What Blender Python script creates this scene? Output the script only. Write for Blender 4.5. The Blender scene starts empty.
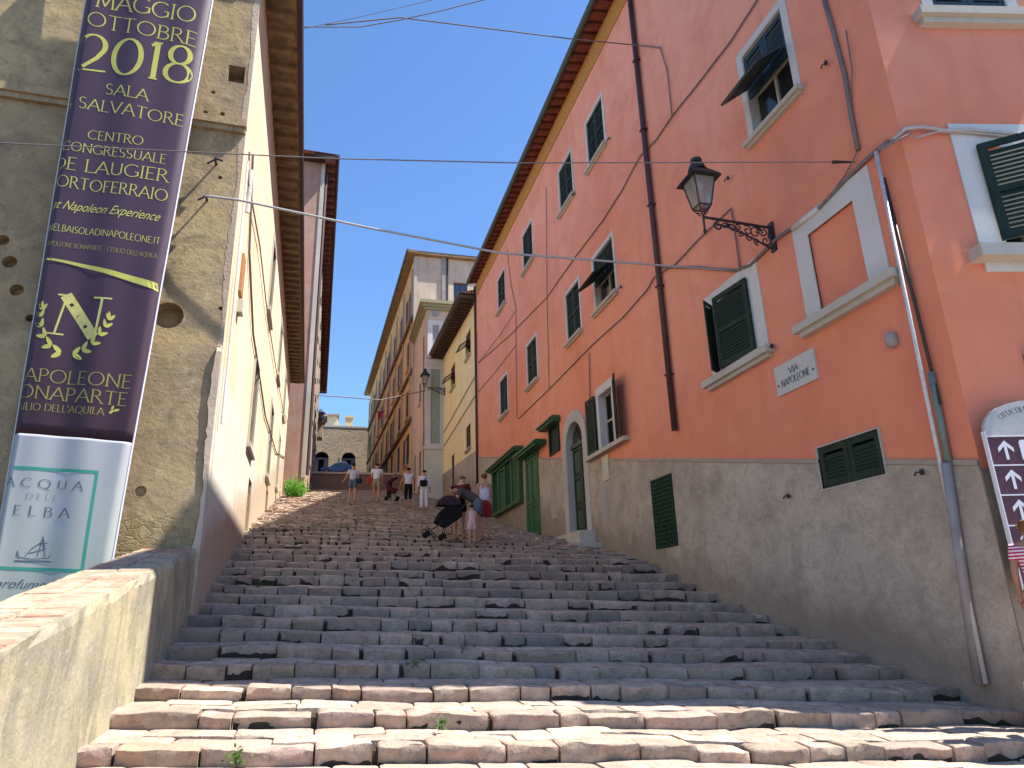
import bpy, bmesh, math, random
from mathutils import Vector, Matrix
random.seed(7)
S = 1.25          # one survey unit in metres
Z0 = 1.4          # survey height of the lower street below the lens
scene = bpy.context.scene
COL = scene.collection

# ---------------------------------------------------------------- survey of the place (camera station and sight lines)
ROT = ((0.96797983, -0.05101126, -0.24579036), (-0.24943867, -0.30546233, -0.91895218), (-0.02820279, 0.9508368, -0.30840556))
FPX = 688.92
def ray(px, py):
    c = (px - 512.0, 384.0 - py, -FPX)
    return Vector([sum(ROT[i][k] * c[k] for k in range(3)) for i in range(3)])
def atX(px, py, x):
    v = ray(px, py); return v * (x / v.x)
def atY(px, py, y):
    v = ray(px, py); return v * (y / v.y)
def T(p): return Vector((p[0] * S, p[1] * S, (p[2] + Z0) * S))

# ---------------------------------------------------------------- ground of the street
def interp(x, xs, ys):
    if x <= xs[0]: return ys[0] + (x - xs[0]) * (ys[1] - ys[0]) / (xs[1] - xs[0])
    for i in range(len(xs) - 1):
        if x <= xs[i + 1]:
            return ys[i] + (ys[i + 1] - ys[i]) * (x - xs[i]) / (xs[i + 1] - xs[i])
    return ys[-1] + (x - xs[-1]) * (ys[-1] - ys[-2]) / (xs[-1] - xs[-2])
LY = [5.2, 6.9, 8.74, 10, 12.7, 16, 21, 24, 26, 48, 82]; LZ = [-.87, -.52, -.05, .28, 1.0, 1.85, 2.9, 3.5, 3.95, 7.94, 15.2]
RY = [5.5, 6.6, 8.19, 9.6, 11, 12.4, 14.9, 19.7, 24.7, 27, 38, 48, 82]; RZ = [-.96, -.72, -.36, -.03, .35, .76, 1.26, 1.98, 2.95, 3.41, 5.85, 7.94, 15.2]
def ground(x, y):
    t = min(1.0, max(0.0, (x + 1.5) / 7.5))
    k = interp(min(max(y, 12), 18), [12, 18], [1, 3])
    w = t ** k
    return max(-1.4, interp(y, LY, LZ) * (1 - w) + interp(y, RY, RZ) * w)

# ---------------------------------------------------------------- materials
def rgb(h):
    h = h.lstrip('#'); v = [int(h[i:i + 2], 16) / 255 for i in (0, 2, 4)]
    return tuple((c / 12.92 if c <= .04045 else ((c + .055) / 1.055) ** 2.4) for c in v)
MATS = {}
class NT:
    def __init__(self, name, rough=.9, spec=.3):
        m = bpy.data.materials.new(name); m.use_nodes = True; self.m = m; self.t = m.node_tree
        self.b = self.t.nodes['Principled BSDF']; self.b.inputs['Roughness'].default_value = rough
        self.b.inputs['Specular IOR Level'].default_value = spec
        g = self.n('ShaderNodeNewGeometry'); self.pos = g.outputs['Position']; MATS[name] = m
    def n(self, ty, **kw):
        x = self.t.nodes.new(ty)
        for k, v in kw.items(): setattr(x, k, v)
        return x
    def l(self, a, b): self.t.links.new(a, b)
    def mapped(self, scale):
        mp = self.n('ShaderNodeMapping'); mp.inputs['Scale'].default_value = scale; self.l(self.pos, mp.inputs['Vector']); return mp.outputs[0]
    def noise(self, scale, detail=5, rough=.55, vec=None, dist=0.0):
        x = self.n('ShaderNodeTexNoise'); x.inputs['Scale'].default_value = scale; x.inputs['Detail'].default_value = detail
        x.inputs['Roughness'].default_value = rough; x.inputs['Distortion'].default_value = dist
        self.l(vec or self.pos, x.inputs['Vector']); return x.outputs['Fac']
    def vor(self, scale, feature='F1', vec=None, out='Distance', rnd=1.0):
        x = self.n('ShaderNodeTexVoronoi', feature=feature); x.inputs['Scale'].default_value = scale
        x.inputs['Randomness'].default_value = rnd
        self.l(vec or self.pos, x.inputs['Vector']); return x.outputs[out]
    def ramp(self, fac, stops):
        r = self.n('ShaderNodeValToRGB'); e = r.color_ramp.elements
        while len(e) < len(stops): e.new(.5)
        for el, (p, c) in zip(e, stops):
            el.position = p; el.color = (c, c, c, 1) if isinstance(c, (int, float)) else (*c, 1)
        self.l(fac, r.inputs[0]); return r.outputs[0]
    def mix(self, fac, a, b, mode='MIX'):
        x = self.n('ShaderNodeMix', data_type='RGBA', blend_type=mode)
        for s, v in ((x.inputs[0], fac), (x.inputs[6], a), (x.inputs[7], b)):
            if isinstance(v, tuple): s.default_value = (*v, 1)
            elif isinstance(v, (int, float)): s.default_value = v
            else: self.l(v, s)
        return x.outputs[2]
    def math(self, op, a, b=None):
        x = self.n('ShaderNodeMath', operation=op)
        for s, v in zip(x.inputs, (a, b)):
            if v is None: continue
            if isinstance(v, (int, float)): s.default_value = v
            else: self.l(v, s)
        return x.outputs[0]
    def color(self, c): 
        if isinstance(c, tuple): self.b.inputs['Base Color'].default_value = (*c, 1)
        else: self.l(c, self.b.inputs['Base Color'])
    def bump(self, h, strength=.4, dist=.02):
        x = self.n('ShaderNodeBump'); x.inputs['Strength'].default_value = strength; x.inputs['Distance'].default_value = dist
        self.l(h, x.inputs['Height']); self.l(x.outputs[0], self.b.inputs['Normal'])
    def sepz(self):
        x = self.n('ShaderNodeSeparateXYZ'); self.l(self.pos, x.inputs[0]); return x.outputs

def mul(c, k): return tuple(min(1, v * k) for v in c)
def plaster(name, base, patch, dirt=(.12, .1, .08), amt=.35, streak=.25, bump=.35, bs=9, grain=60):
    t = NT(name)
    big = t.ramp(t.noise(.28, 6, .6), [(.38, 0.), (.66, 1.)])
    c = t.mix(big, base, patch)
    med = t.ramp(t.noise(1.7, 8, .7, dist=.6), [(.45, 0.), (.75, amt)])
    c = t.mix(med, c, mul(base, .62))
    st = t.ramp(t.noise(2.2, 6, .6, vec=t.mapped((1.6, 1.6, .16))), [(.5, 0.), (.8, streak)])
    c = t.mix(st, c, dirt)
    sp = t.ramp(t.noise(14, 5, .7), [(.62, 0.), (.78, amt * .7)])
    c = t.mix(sp, c, mul(dirt, 1.6))
    t.color(c)
    h = t.mix(.35, t.noise(bs, 7, .65), t.noise(grain, 3, .6))
    t.bump(h, bump, .03)
    return t.m
def flat(name, c, rough=.6, spec=.4, var=.25, ns=12, bump=.1, metal=0.0):
    t = NT(name, rough, spec)
    t.color(t.mix(t.ramp(t.noise(ns, 5, .6), [(.4, 0.), (.72, 1.)]), c, mul(c, 1 - var)))
    t.bump(t.noise(ns * 4, 4, .6), bump, .01); t.b.inputs['Metallic'].default_value = metal
    return t.m

def salmon():
    t = NT('salmon_plaster', .92, .2)
    z = t.sepz()[2]
    f = t.math('ADD', t.math('MULTIPLY', z, .030), t.math('MULTIPLY', t.noise(.22, 6, .6), .9))
    c = t.mix(t.ramp(f, [(.50, 0.), (1.0, 1.)]), (.72, .235, .13), (.84, .38, .26))
    c = t.mix(t.ramp(t.noise(.8, 9, .68, dist=.8), [(.46, 0.), (.7, .45)]), c, (.60, .19, .115))
    c = t.mix(t.ramp(t.noise(2.6, 7, .7), [(.55, 0.), (.74, .30)]), c, (.78, .36, .25))
    c = t.mix(t.ramp(t.noise(1.6, 7, .6, vec=t.mapped((1.8, 1.8, .10))), [(.56, 0.), (.8, .35)]), c, (.40, .18, .12))
    c = t.mix(t.ramp(t.noise(16, 6, .75), [(.62, 0.), (.76, .3)]), c, (.36, .15, .10))
    t.color(c); t.bump(t.mix(.25, t.noise(4, 8, .62), t.noise(34, 4, .6)), .28, .03); return t.m
PINK = salmon()
def greyrender():
    t = NT('grey_render', .95, .15)
    c = t.mix(t.ramp(t.noise(.55, 8, .65, dist=.5), [(.4, 0.), (.62, 1.)]), (.54, .455, .36), (.40, .335, .265))
    c = t.mix(t.ramp(t.noise(2.4, 9, .75, dist=.6), [(.45, 0.), (.68, .7)]), c, (.27, .22, .17))
    c = t.mix(t.ramp(t.noise(5.5, 7, .75), [(.55, 0.), (.72, .55)]), c, (.60, .53, .44))
    c = t.mix(t.ramp(t.noise(24, 6, .8), [(.52, 0.), (.66, .55)]), c, (.22, .18, .14))
    z = t.sepz(); gy = t.math('SUBTRACT', z[2], t.math('MULTIPLY', z[1], .245))
    damp = t.ramp(t.math('ADD', t.math('ADD', gy, 1.75), t.math('MULTIPLY', t.noise(1.6, 8, .7), -1.6)), [(0.0, .6), (.7, 0.)])
    c = t.mix(damp, c, (.21, .17, .125)); t.color(c)
    t.bump(t.mix(.35, t.noise(5, 9, .7), t.noise(36, 5, .75)), .9, .035); return t.m
BASEM = greyrender()
BASEM2 = plaster('grey_render_smooth', (.52, .43, .335), (.36, .295, .23), (.15, .12, .09), .9, .25, .8, 5)
STAINM = None
WHITE = plaster('white_trim', (.62, .60, .58), (.55, .53, .50), (.3, .28, .25), .2, .2, .12, 10)
SILLM = plaster('stone_sill', (.52, .48, .40), (.44, .41, .35), (.2, .18, .15), .3, .3, .25, 12)
OCHREB = flat('ochre_band', (.52, .27, .08), .85, .2)
GREEN = flat('dark_green_shutter', (.016, .034, .024), .6, .2, .4, 8)
GREENB = flat('blue_green_shutter', (.020, .040, .048), .5, .4, .3, 8)
GREENL = flat('bright_green_paint', (.025, .115, .045), .45, .5, .3, 5)
BROWNSH = flat('brown_shutter', (.075, .028, .022), .6, .3)
IRON = flat('black_iron', (.022, .020, .020), .5, .5, .3, 20, .1)
DARK = flat('dark_interior', (.010, .009, .008), .9, .1)
PIPEB = flat('brown_downpipe', (.075, .038, .033), .5, .4)
PIPEG = flat('grey_downpipe', (.33, .295, .275), .5, .4, .3, 3)
PIPEW = flat('white_conduit', (.62, .60, .57), .5, .4)
PIPET = flat('green_grey_channel', (.15, .20, .18), .5, .4)
GUT = flat('green_grey_gutter', (.05, .075, .07), .45, .5, .3, 3)
SOFR = flat('terracotta_soffit', (.42, .125, .085), .85, .2, .4, 3)
SOFD = flat('dark_rafter', (.20, .065, .05), .8, .2, .4, 3)
WOODR = flat('weathered_rafter', (.26, .165, .095), .85, .2, .55, 3, .4)
CABLE = flat('grey_cable', (.20, .17, .16), .7, .3)
CABLEL = flat('pale_cable', (.42, .40, .38), .6, .3)
CREAMP = flat('pale_panel', (.52, .51, .47), .8, .2, .1)
def tilemat():
    t = NT('clay_roof_tiles', .85, .2)
    c = t.mix(t.noise(3, 6, .7), (.30, .13, .08), (.42, .30, .20)); t.color(c)
    w = t.n('ShaderNodeTexWave'); w.inputs['Scale'].default_value = 2.2; t.l(t.pos, w.inputs[0]); t.bump(w.outputs['Fac'], .8, .06); return t.m
TILE = tilemat()
def glass():
    t = NT('window_glass', .12, .6); t.color((.02, .024, .028)); return t.m
GLASS = glass()
def skyglass():
    t = NT('blue_reflecting_glass', .08, .8); t.color((.05, .07, .11)); return t.m
GLASSB = skyglass()
def lampglass():
    t = NT('lantern_glass', .15, .5)
    t.color(t.mix(t.noise(6), (.62, .60, .52), (.38, .34, .33))); t.b.inputs['Transmission Weight'].default_value = .55
    t.b.inputs['IOR'].default_value = 1.1; return t.m
LGLASS = lampglass()

# left building: stained old plaster, rubble showing at the foot
def oldplaster():
    t = NT('old_stained_plaster', .95, .15)
    c = t.mix(t.ramp(t.noise(.5, 8, .65), [(.38, 0.), (.6, 1.)]), (.48, .35, .185), (.33, .235, .135))
    c = t.mix(t.ramp(t.noise(1.6, 9, .72, dist=.8), [(.46, 0.), (.66, .75)]), c, (.19, .145, .095))
    c = t.mix(t.ramp(t.noise(7, 6, .75), [(.55, 0.), (.7, .6)]), c, (.15, .115, .08))
    c = t.mix(t.ramp(t.noise(4.2, 8, .75, dist=.4), [(.56, 0.), (.7, .6)]), c, (.55, .44, .28))
    c = t.mix(t.ramp(t.noise(26, 5, .8), [(.56, 0.), (.68, .5)]), c, (.20, .15, .10))
    c = t.mix(t.ramp(t.noise(2.4, 6, .6), [(.62, 0.), (.74, .5)]), c, (.50, .36, .20))
    pits = t.ramp(t.vor(7.5), [(.03, 1.), (.09, 0.)])
    c = t.mix(pits, c, (.09, .07, .05))
    z = t.sepz()
    edge = t.math('ADD', z[2], t.math('MULTIPLY', t.noise(1.2, 5, .6), -1.6))
    rub = t.ramp(t.math('MULTIPLY', t.math('SUBTRACT', edge, 2.32), 8.0), [(0., 1.), (1., 0.)])
    nz = t.n('ShaderNodeTexNoise'); nz.inputs['Scale'].default_value = 3.5; nz.inputs['Detail'].default_value = 6; t.l(t.pos, nz.inputs['Vector'])
    ad = t.n('ShaderNodeVectorMath', operation='MULTIPLY_ADD'); t.l(nz.outputs['Color'], ad.inputs[0]); ad.inputs[1].default_value = (.45, .45, .45); t.l(t.mapped((1, 1, 1.9)), ad.inputs[2])
    cell = t.vor(5.5, 'DISTANCE_TO_EDGE', vec=ad.outputs[0])
    cc = t.n('ShaderNodeTexVoronoi'); cc.inputs['Scale'].default_value = 5.5; t.l(ad.outputs[0], cc.inputs['Vector'])
    sc = t.mix(cc.outputs['Color'], (.30, .21, .10), (.46, .36, .20))
    sc = t.mix(t.ramp(cell, [(.01, .4), (.12, 0.)]), sc, (.22, .16, .10)); sc = t.mix(t.ramp(t.noise(9, 8, .75), [(.42, 0.), (.6, .8)]), sc, (.24, .17, .09))
    c = t.mix(rub, c, sc); t.color(c)
    h = t.mix(.2, t.noise(3.5, 9, .62), t.noise(22, 4, .6))
    h = t.mix(pits, h, (0, 0, 0))
    hs = t.ramp(cell, [(0., 0.), (.12, .8)]); h = t.mix(rub, h, t.mix(.72, hs, t.noise(11, 8, .8)))
    t.bump(h, .5, .05); return t.m
OLD = oldplaster()
def creamwall():
    t = NT('cream_lime_plaster', .92, .2)
    c = t.mix(t.ramp(t.noise(.45, 7, .6), [(.4, 0.), (.65, 1.)]), (.76, .645, .44), (.62, .50, .34))
    z = t.sepz()
    low = t.ramp(t.math('SUBTRACT', t.math('ADD', z[2], t.math('MULTIPLY', t.noise(1.5), .15)), 5.75), [(0., 1.), (.08, 0.)])
    c = t.mix(low, c, (.58, .55, .46))
    gy = t.math('SUBTRACT', z[2], t.math('MULTIPLY', z[1], .262)); damp = t.ramp(t.math('ADD', t.math('ADD', gy, 1.15), t.math('MULTIPLY', t.noise(1.3, 6, .65), -1.5)), [(0.0, 1.), (.55, 0.)])
    
    c = t.mix(damp, c, (.45, .355, .26))
    c = t.mix(t.ramp(t.noise(2.0, 8, .7, vec=t.mapped((1, 1, .35))), [(.52, 0.), (.8, .5)]), c, (.34, .25, .17))
    c = t.mix(t.ramp(t.noise(9, 6, .7), [(.62, 0.), (.76, .4)]), c, (.25, .2, .15))
    t.color(c); t.bump(t.mix(.5, t.noise(4, 8, .7), t.noise(30, 4, .6)), .5, .05); return t.m
CREAMW = creamwall()
PARA = None
def parapetm():
    t = NT('mossy_parapet_render', .95, .15)
    c = t.mix(t.ramp(t.noise(.9, 8, .65), [(.4, 0.), (.65, 1.)]), (.41, .35, .215), (.33, .29, .215))
    c = t.mix(t.ramp(t.noise(3, 8, .7, vec=t.mapped((1, 1, .35)), dist=.5), [(.44, 0.), (.62, .8)]), c, (.20, .18, .14))
    c = t.mix(t.ramp(t.noise(12, 6, .75), [(.6, 0.), (.72, .6)]), c, (.55, .49, .36))
    c = t.mix(t.ramp(t.vor(3.3), [(.03, 1.), (.06, 0.)]), c, (.06, .05, .04))
    t.color(c); t.bump(t.mix(.15, t.noise(4, 9, .65), t.noise(25, 4, .6)), .6, .05); return t.m
PARA = parapetm()
def brickcap():
    t = NT('worn_brick_coping', .95, .15)
    b = t.n('ShaderNodeTexBrick'); b.inputs['Scale'].default_value = 1.0; b.inputs['Brick Width'].default_value = .34; b.inputs['Row Height'].default_value = .17
    b.inputs['Mortar Size'].default_value = .016; b.inputs['Color1'].default_value = (.46, .20, .13, 1); b.inputs['Color2'].default_value = (.38, .22, .15, 1)
    b.inputs['Mortar'].default_value = (.36, .30, .22, 1); t.l(t.pos, b.inputs['Vector'])
    c = t.mix(t.ramp(t.noise(2.4, 7, .7), [(.45, 0.), (.6, .85)]), b.outputs['Color'], (.44, .37, .26))
    c = t.mix(t.ramp(t.noise(6, 7, .7), [(.5, 0.), (.68, .7)]), c, (.20, .16, .13))
    t.color(c); t.bump(t.mix(.5, b.outputs['Fac'], t.noise(14, 7, .75)), -.6, .03); return t.m
BRICKC = brickcap()
def stonem(name, dark=1.0):
    t = NT(name, .85, .25)
    a = t.n('ShaderNodeVertexColor', layer_name='tint')
    c = t.mix(t.ramp(t.noise(5, 8, .7, dist=.4), [(.4, 0.), (.66, .6)]), a.outputs['Color'], (.15, .12, .10))
    c = t.mix(t.ramp(t.noise(2.2, 6, .65), [(.48, 0.), (.7, .5)]), c, (.40, .32, .25))
    c = t.mix(t.ramp(t.noise(1.1, 8, .7), [(.5, 0.), (.7, .55)]), c, (.16, .13, .095))
    c = t.mix(t.ramp(t.noise(22, 6, .75), [(.54, 0.), (.68, .7)]), c, (.08, .065, .055))
    t.color(c); t.bump(t.mix(.25, t.noise(4.5, 8, .62, dist=.6), t.noise(30, 4, .6)), .6, .035); return t.m
STONE = stonem('worn_step_stone')
def soil():
    t = NT('dirt_and_moss_joint', 1, .1)
    t.color(t.mix(t.ramp(t.noise(2.2, 6, .7), [(.5, 0.), (.7, 1.)]), (.05, .038, .03), (.05, .055, .028)))
    t.bump(t.noise(30, 5, .7), .6, .02); return t.m
SOIL = soil()
def masonry(name, a, b, sc=2.4, zs=2.2, mort=(.25, .2, .15)):
    t = NT(name, .92, .2)
    v = t.mapped((1, 1, zs))
    cc = t.n('ShaderNodeTexVoronoi'); cc.inputs['Scale'].default_value = sc; t.l(v, cc.inputs['Vector'])
    e = t.vor(sc, 'DISTANCE_TO_EDGE', vec=v)
    c = t.mix(cc.outputs['Color'], a, b)
    c = t.mix(t.ramp(t.noise(.6, 7, .7), [(.42, 0.), (.66, .6)]), c, mul(a, .5))
    c = t.mix(t.ramp(e, [(.01, 1.), (.06, 0.)]), c, mort); t.color(c); t.bump(t.ramp(e, [(0., 0.), (.1, 1.)]), .5, .05); return t.m
STONEW = masonry('fortress_stone', (.44, .33, .21), (.37, .29, .20), 1.7, 2.2, (.33, .26, .18))
YELLOW = plaster('yellow_plaster', (.84, .73, .38), (.80, .68, .36), (.2, .16, .1), .3, .3, .2, 5)
OCHRE = plaster('ochre_plaster', (.78, .53, .20), (.70, .47, .20), (.18, .11, .06), .45, .5, .3, 4)
CREAMG = plaster('flaking_cream_plaster', (.62, .52, .38), (.50, .38, .28), (.22, .16, .13), .5, .4, .4, 4)
PALEG = plaster('pale_green_white_plaster', (.62, .60, .48), (.56, .55, .44), (.3, .3, .25), .2, .2, .15, 6)
RUST = plaster('faded_terracotta_plaster', (.40, .22, .16), (.42, .32, .24), (.2, .12, .1), .5, .5, .3, 4)

# ---------------------------------------------------------------- mesh builder (coordinates in survey units)
class MB:
    def __init__(s): s.v = []; s.f = []; s.c = []; s.tint = (1, 1, 1)
    def add(s, vs, fs):
        o = len(s.v); s.v += [Vector(v) for v in vs]; s.f += [[i + o for i in f] for f in fs]; s.c += [s.tint] * len(fs)
    def hexa(s, p):
        s.add(p, [(0, 3, 2, 1), (4, 5, 6, 7), (0, 1, 5, 4), (1, 2, 6, 5), (2, 3, 7, 6), (3, 0, 4, 7)])
    def box(s, a, b):
        x0, y0, z0 = a; x1, y1, z1 = b
        s.hexa([(x0, y0, z0), (x1, y0, z0), (x1, y1, z0), (x0, y1, z0), (x0, y0, z1), (x1, y0, z1), (x1, y1, z1), (x0, y1, z1)])
    def obox(s, o, ex, ey, ez):
        o, ex, ey, ez = map(Vector, (o, ex, ey, ez))
        s.hexa([o, o + ex, o + ex + ey, o + ey, o + ez, o + ex + ez, o + ex + ey + ez, o + ey + ez])
    def prism(s, poly, vec):
        n = len(poly); vec = Vector(vec); p = [Vector(q) for q in poly]
        s.add(p + [q + vec for q in p], [list(range(n))[::-1], list(range(n, 2 * n))] + [(i, (i + 1) % n, n + (i + 1) % n, n + i) for i in range(n)])
    def body(s, poly, z0, zt):
        n = len(poly)
        s.add([(x, y, z0) for x, y in poly] + [(p[0], p[1], z) for p, z in zip(poly, zt)],
              [list(range(n))[::-1], list(range(n, 2 * n))] + [(i, (i + 1) % n, n + (i + 1) % n, n + i) for i in range(n)])
    def tube(s, pts, r, n=8, cap=True):
        pts = [Vector(p) for p in pts]; rings = []; o = len(s.v); up = Vector((0, 0, 1)); prev = None
        rs = r if isinstance(r, (list, tuple)) else [r] * len(pts)
        for i, p in enumerate(pts):
            d = (pts[min(i + 1, len(pts) - 1)] - pts[max(i - 1, 0)]).normalized()
            if prev is None: prev = d.cross(up if abs(d.z) < .9 else Vector((1, 0, 0))).normalized()
            a = (prev - d * prev.dot(d)).normalized(); prev = a; b = d.cross(a)
            rings.append([p + (a * math.cos(2 * math.pi * k / n) + b * math.sin(2 * math.pi * k / n)) * rs[i] for k in range(n)])
        vs = [q for ring in rings for q in ring]; fs = []
        for i in range(len(pts) - 1):
            for k in range(n): fs.append((i * n + k, i * n + (k + 1) % n, (i + 1) * n + (k + 1) % n, (i + 1) * n + k))
        if cap: fs += [list(range(n))[::-1], [(len(pts) - 1) * n + k for k in range(n)]]
        s.add(vs, fs)
    def lathe(s, c, prof, n=16, rot=0.0):
        vs = []; fs = []
        for r, z in prof:
            for k in range(n): a = 2 * math.pi * k / n + rot; vs.append((c[0] + r * math.cos(a), c[1] + r * math.sin(a), c[2] + z))
        for i in range(len(prof) - 1):
            for k in range(n): fs.append((i * n + k, i * n + (k + 1) % n, (i + 1) * n + (k + 1) % n, (i + 1) * n + k))
        fs += [list(range(n))[::-1], [(len(prof) - 1) * n + k for k in range(n)]]
        s.add(vs, fs)
    def build(s, name, mat, parent=None, smooth=False, recalc=True, metric=False, tint=False):
        me = bpy.data.meshes.new(name)
        off = parent_loc(parent)
        me.from_pydata([((Vector(v) if metric else T(v)) - off) for v in s.v], [], s.f)
        if recalc:
            bm = bmesh.new(); bm.from_mesh(me); bmesh.ops.recalc_face_normals(bm, faces=bm.faces); bm.to_mesh(me); bm.free()
        if tint:
            at = me.color_attributes.new('tint', 'FLOAT_COLOR', 'CORNER'); k = 0
            for p, c in zip(me.polygons, s.c):
                for _ in p.loop_indices: at.data[_].color = (*c, 1)
        if smooth:
            for p in me.polygons: p.use_smooth = True
        me.materials.append(mat)
        o = bpy.data.objects.new(name, me); COL.objects.link(o)
        if parent is not None: o.parent = parent
        return o
def parent_loc(p):
    v = Vector((0, 0, 0))
    while p is not None: v += p.location; p = p.parent
    return v
def tag(o, label=None, cat=None, group=None, kind=None):
    for k, v in (('label', label), ('category', cat), ('group', group), ('kind', kind)):
        if v: o[k] = v
    return o
def thing(name, label, cat, at, group=None, metric=False):
    o = bpy.data.objects.new(name, None); o.empty_display_size = .2; COL.objects.link(o)
    o.location = Vector(at) if metric else T(at); return tag(o, label, cat, group)
def carve(o, cut):
    """cut the openings gathered in the builder out of a wall object"""
    off = parent_loc(o)
    me = bpy.data.meshes.new('cut'); me.from_pydata([T(v) - off for v in cut.v], [], cut.f)
    bm = bmesh.new(); bm.from_mesh(me); bmesh.ops.recalc_face_normals(bm, faces=bm.faces); bm.to_mesh(me); bm.free()
    c = bpy.data.objects.new('cut', me); COL.objects.link(c); c.location = off
    m = o.modifiers.new('b', 'BOOLEAN'); m.operation = 'DIFFERENCE'; m.object = c; m.solver = 'EXACT'; m.use_self = True
    bpy.context.view_layer.update()
    dg = bpy.context.evaluated_depsgraph_get(); new = bpy.data.meshes.new_from_object(o.evaluated_get(dg))
    o.modifiers.clear(); old = o.data; nm = old.name; mats = list(old.materials); o.data = new
    bpy.data.meshes.remove(old); new.name = nm
    new.materials.clear()
    for q in mats: new.materials.append(q)
    for p in new.polygons: p.material_index = 0
    bpy.data.objects.remove(c); bpy.data.meshes.remove(me)

class Fr:
    """a facade frame: a runs along the wall, z up, d outwards"""
    def __init__(s, o, u, n): s.o = Vector((o[0], o[1], 0)); s.u = Vector((u[0], u[1], 0)).normalized(); s.n = Vector((n[0], n[1], 0)).normalized()
    def P(s, a, z, d=0): return s.o + s.u * a + s.n * d + Vector((0, 0, z))
    def box(s, mb, a0, a1, z0, z1, d0, d1):
        mb.obox(s.P(a0, z0, d0), s.u * (a1 - a0), s.n * (d1 - d0), Vector((0, 0, z1 - z0)))
    def px(s, px, py, d=0):
        v = ray(px, py); p0 = s.o + s.n * d; w = v * (p0.dot(s.n) / v.dot(s.n)); q = w - s.o
        return q.dot(s.u), w.z
    def ring(s, mb, a0, a1, z0, z1, w, d0, d1, bottom=True):
        s.box(mb, a0 - w, a0, z0 - (w if bottom else 0), z1 + w, d0, d1); s.box(mb, a1, a1 + w, z0 - (w if bottom else 0), z1 + w, d0, d1)
        s.box(mb, a0, a1, z1, z1 + w, d0, d1)
        if bottom: s.box(mb, a0, a1, z0 - w, z0, d0, d1)
PF = Fr((6, 0), (0, 1), (-1, 0))                  # street front of the salmon house: a = Y
FF = Fr((6, 5.18), (.98, -.2), (-.2, -.98))     # its narrow end facing the viewer
LF = Fr((-1.5, 9.1), (-.999, -.038), (.038, -.999))  # end wall of the left house (a runs to the left)
LS = Fr((-1.5, 9.1), (-.025, 1), (1, .025))       # its street front

def leaf(name, o, ax, az, an, w, h, mat, parent, slats=True, label=None):
    """louvred shutter leaf: o lower hinge corner, ax along width, az up, an thickness"""
    ax, az, an = Vector(ax).normalized(), Vector(az).normalized(), Vector(an).normalized(); o = Vector(o)
    mb = MB(); t = .035; st = min(.075, w * .17)
    mb.obox(o, ax * st, an * t, az * h); mb.obox(o + ax * (w - st), ax * st, an * t, az * h)
    for z in ((0, h * .5 - st * .5, h - st) if h > .8 else (0, h - st)): mb.obox(o + ax * st + az * z, ax * (w - 2 * st), an * t, az * st)
    n = max(6, int(h / .06))
    for i in range(n):
        z = st + (h - 2 * st) * (i + .1) / n
        if h > .8 and abs(z - h * .5) < st * .6: continue
        mb.obox(o + ax * st + az * z + an * .004, ax * (w - 2 * st), an * .004 + az * .016, an * .028 + az * -.056)
    ob = mb.build(name, mat, parent)
    if label: tag(ob, label)
    return ob

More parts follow.
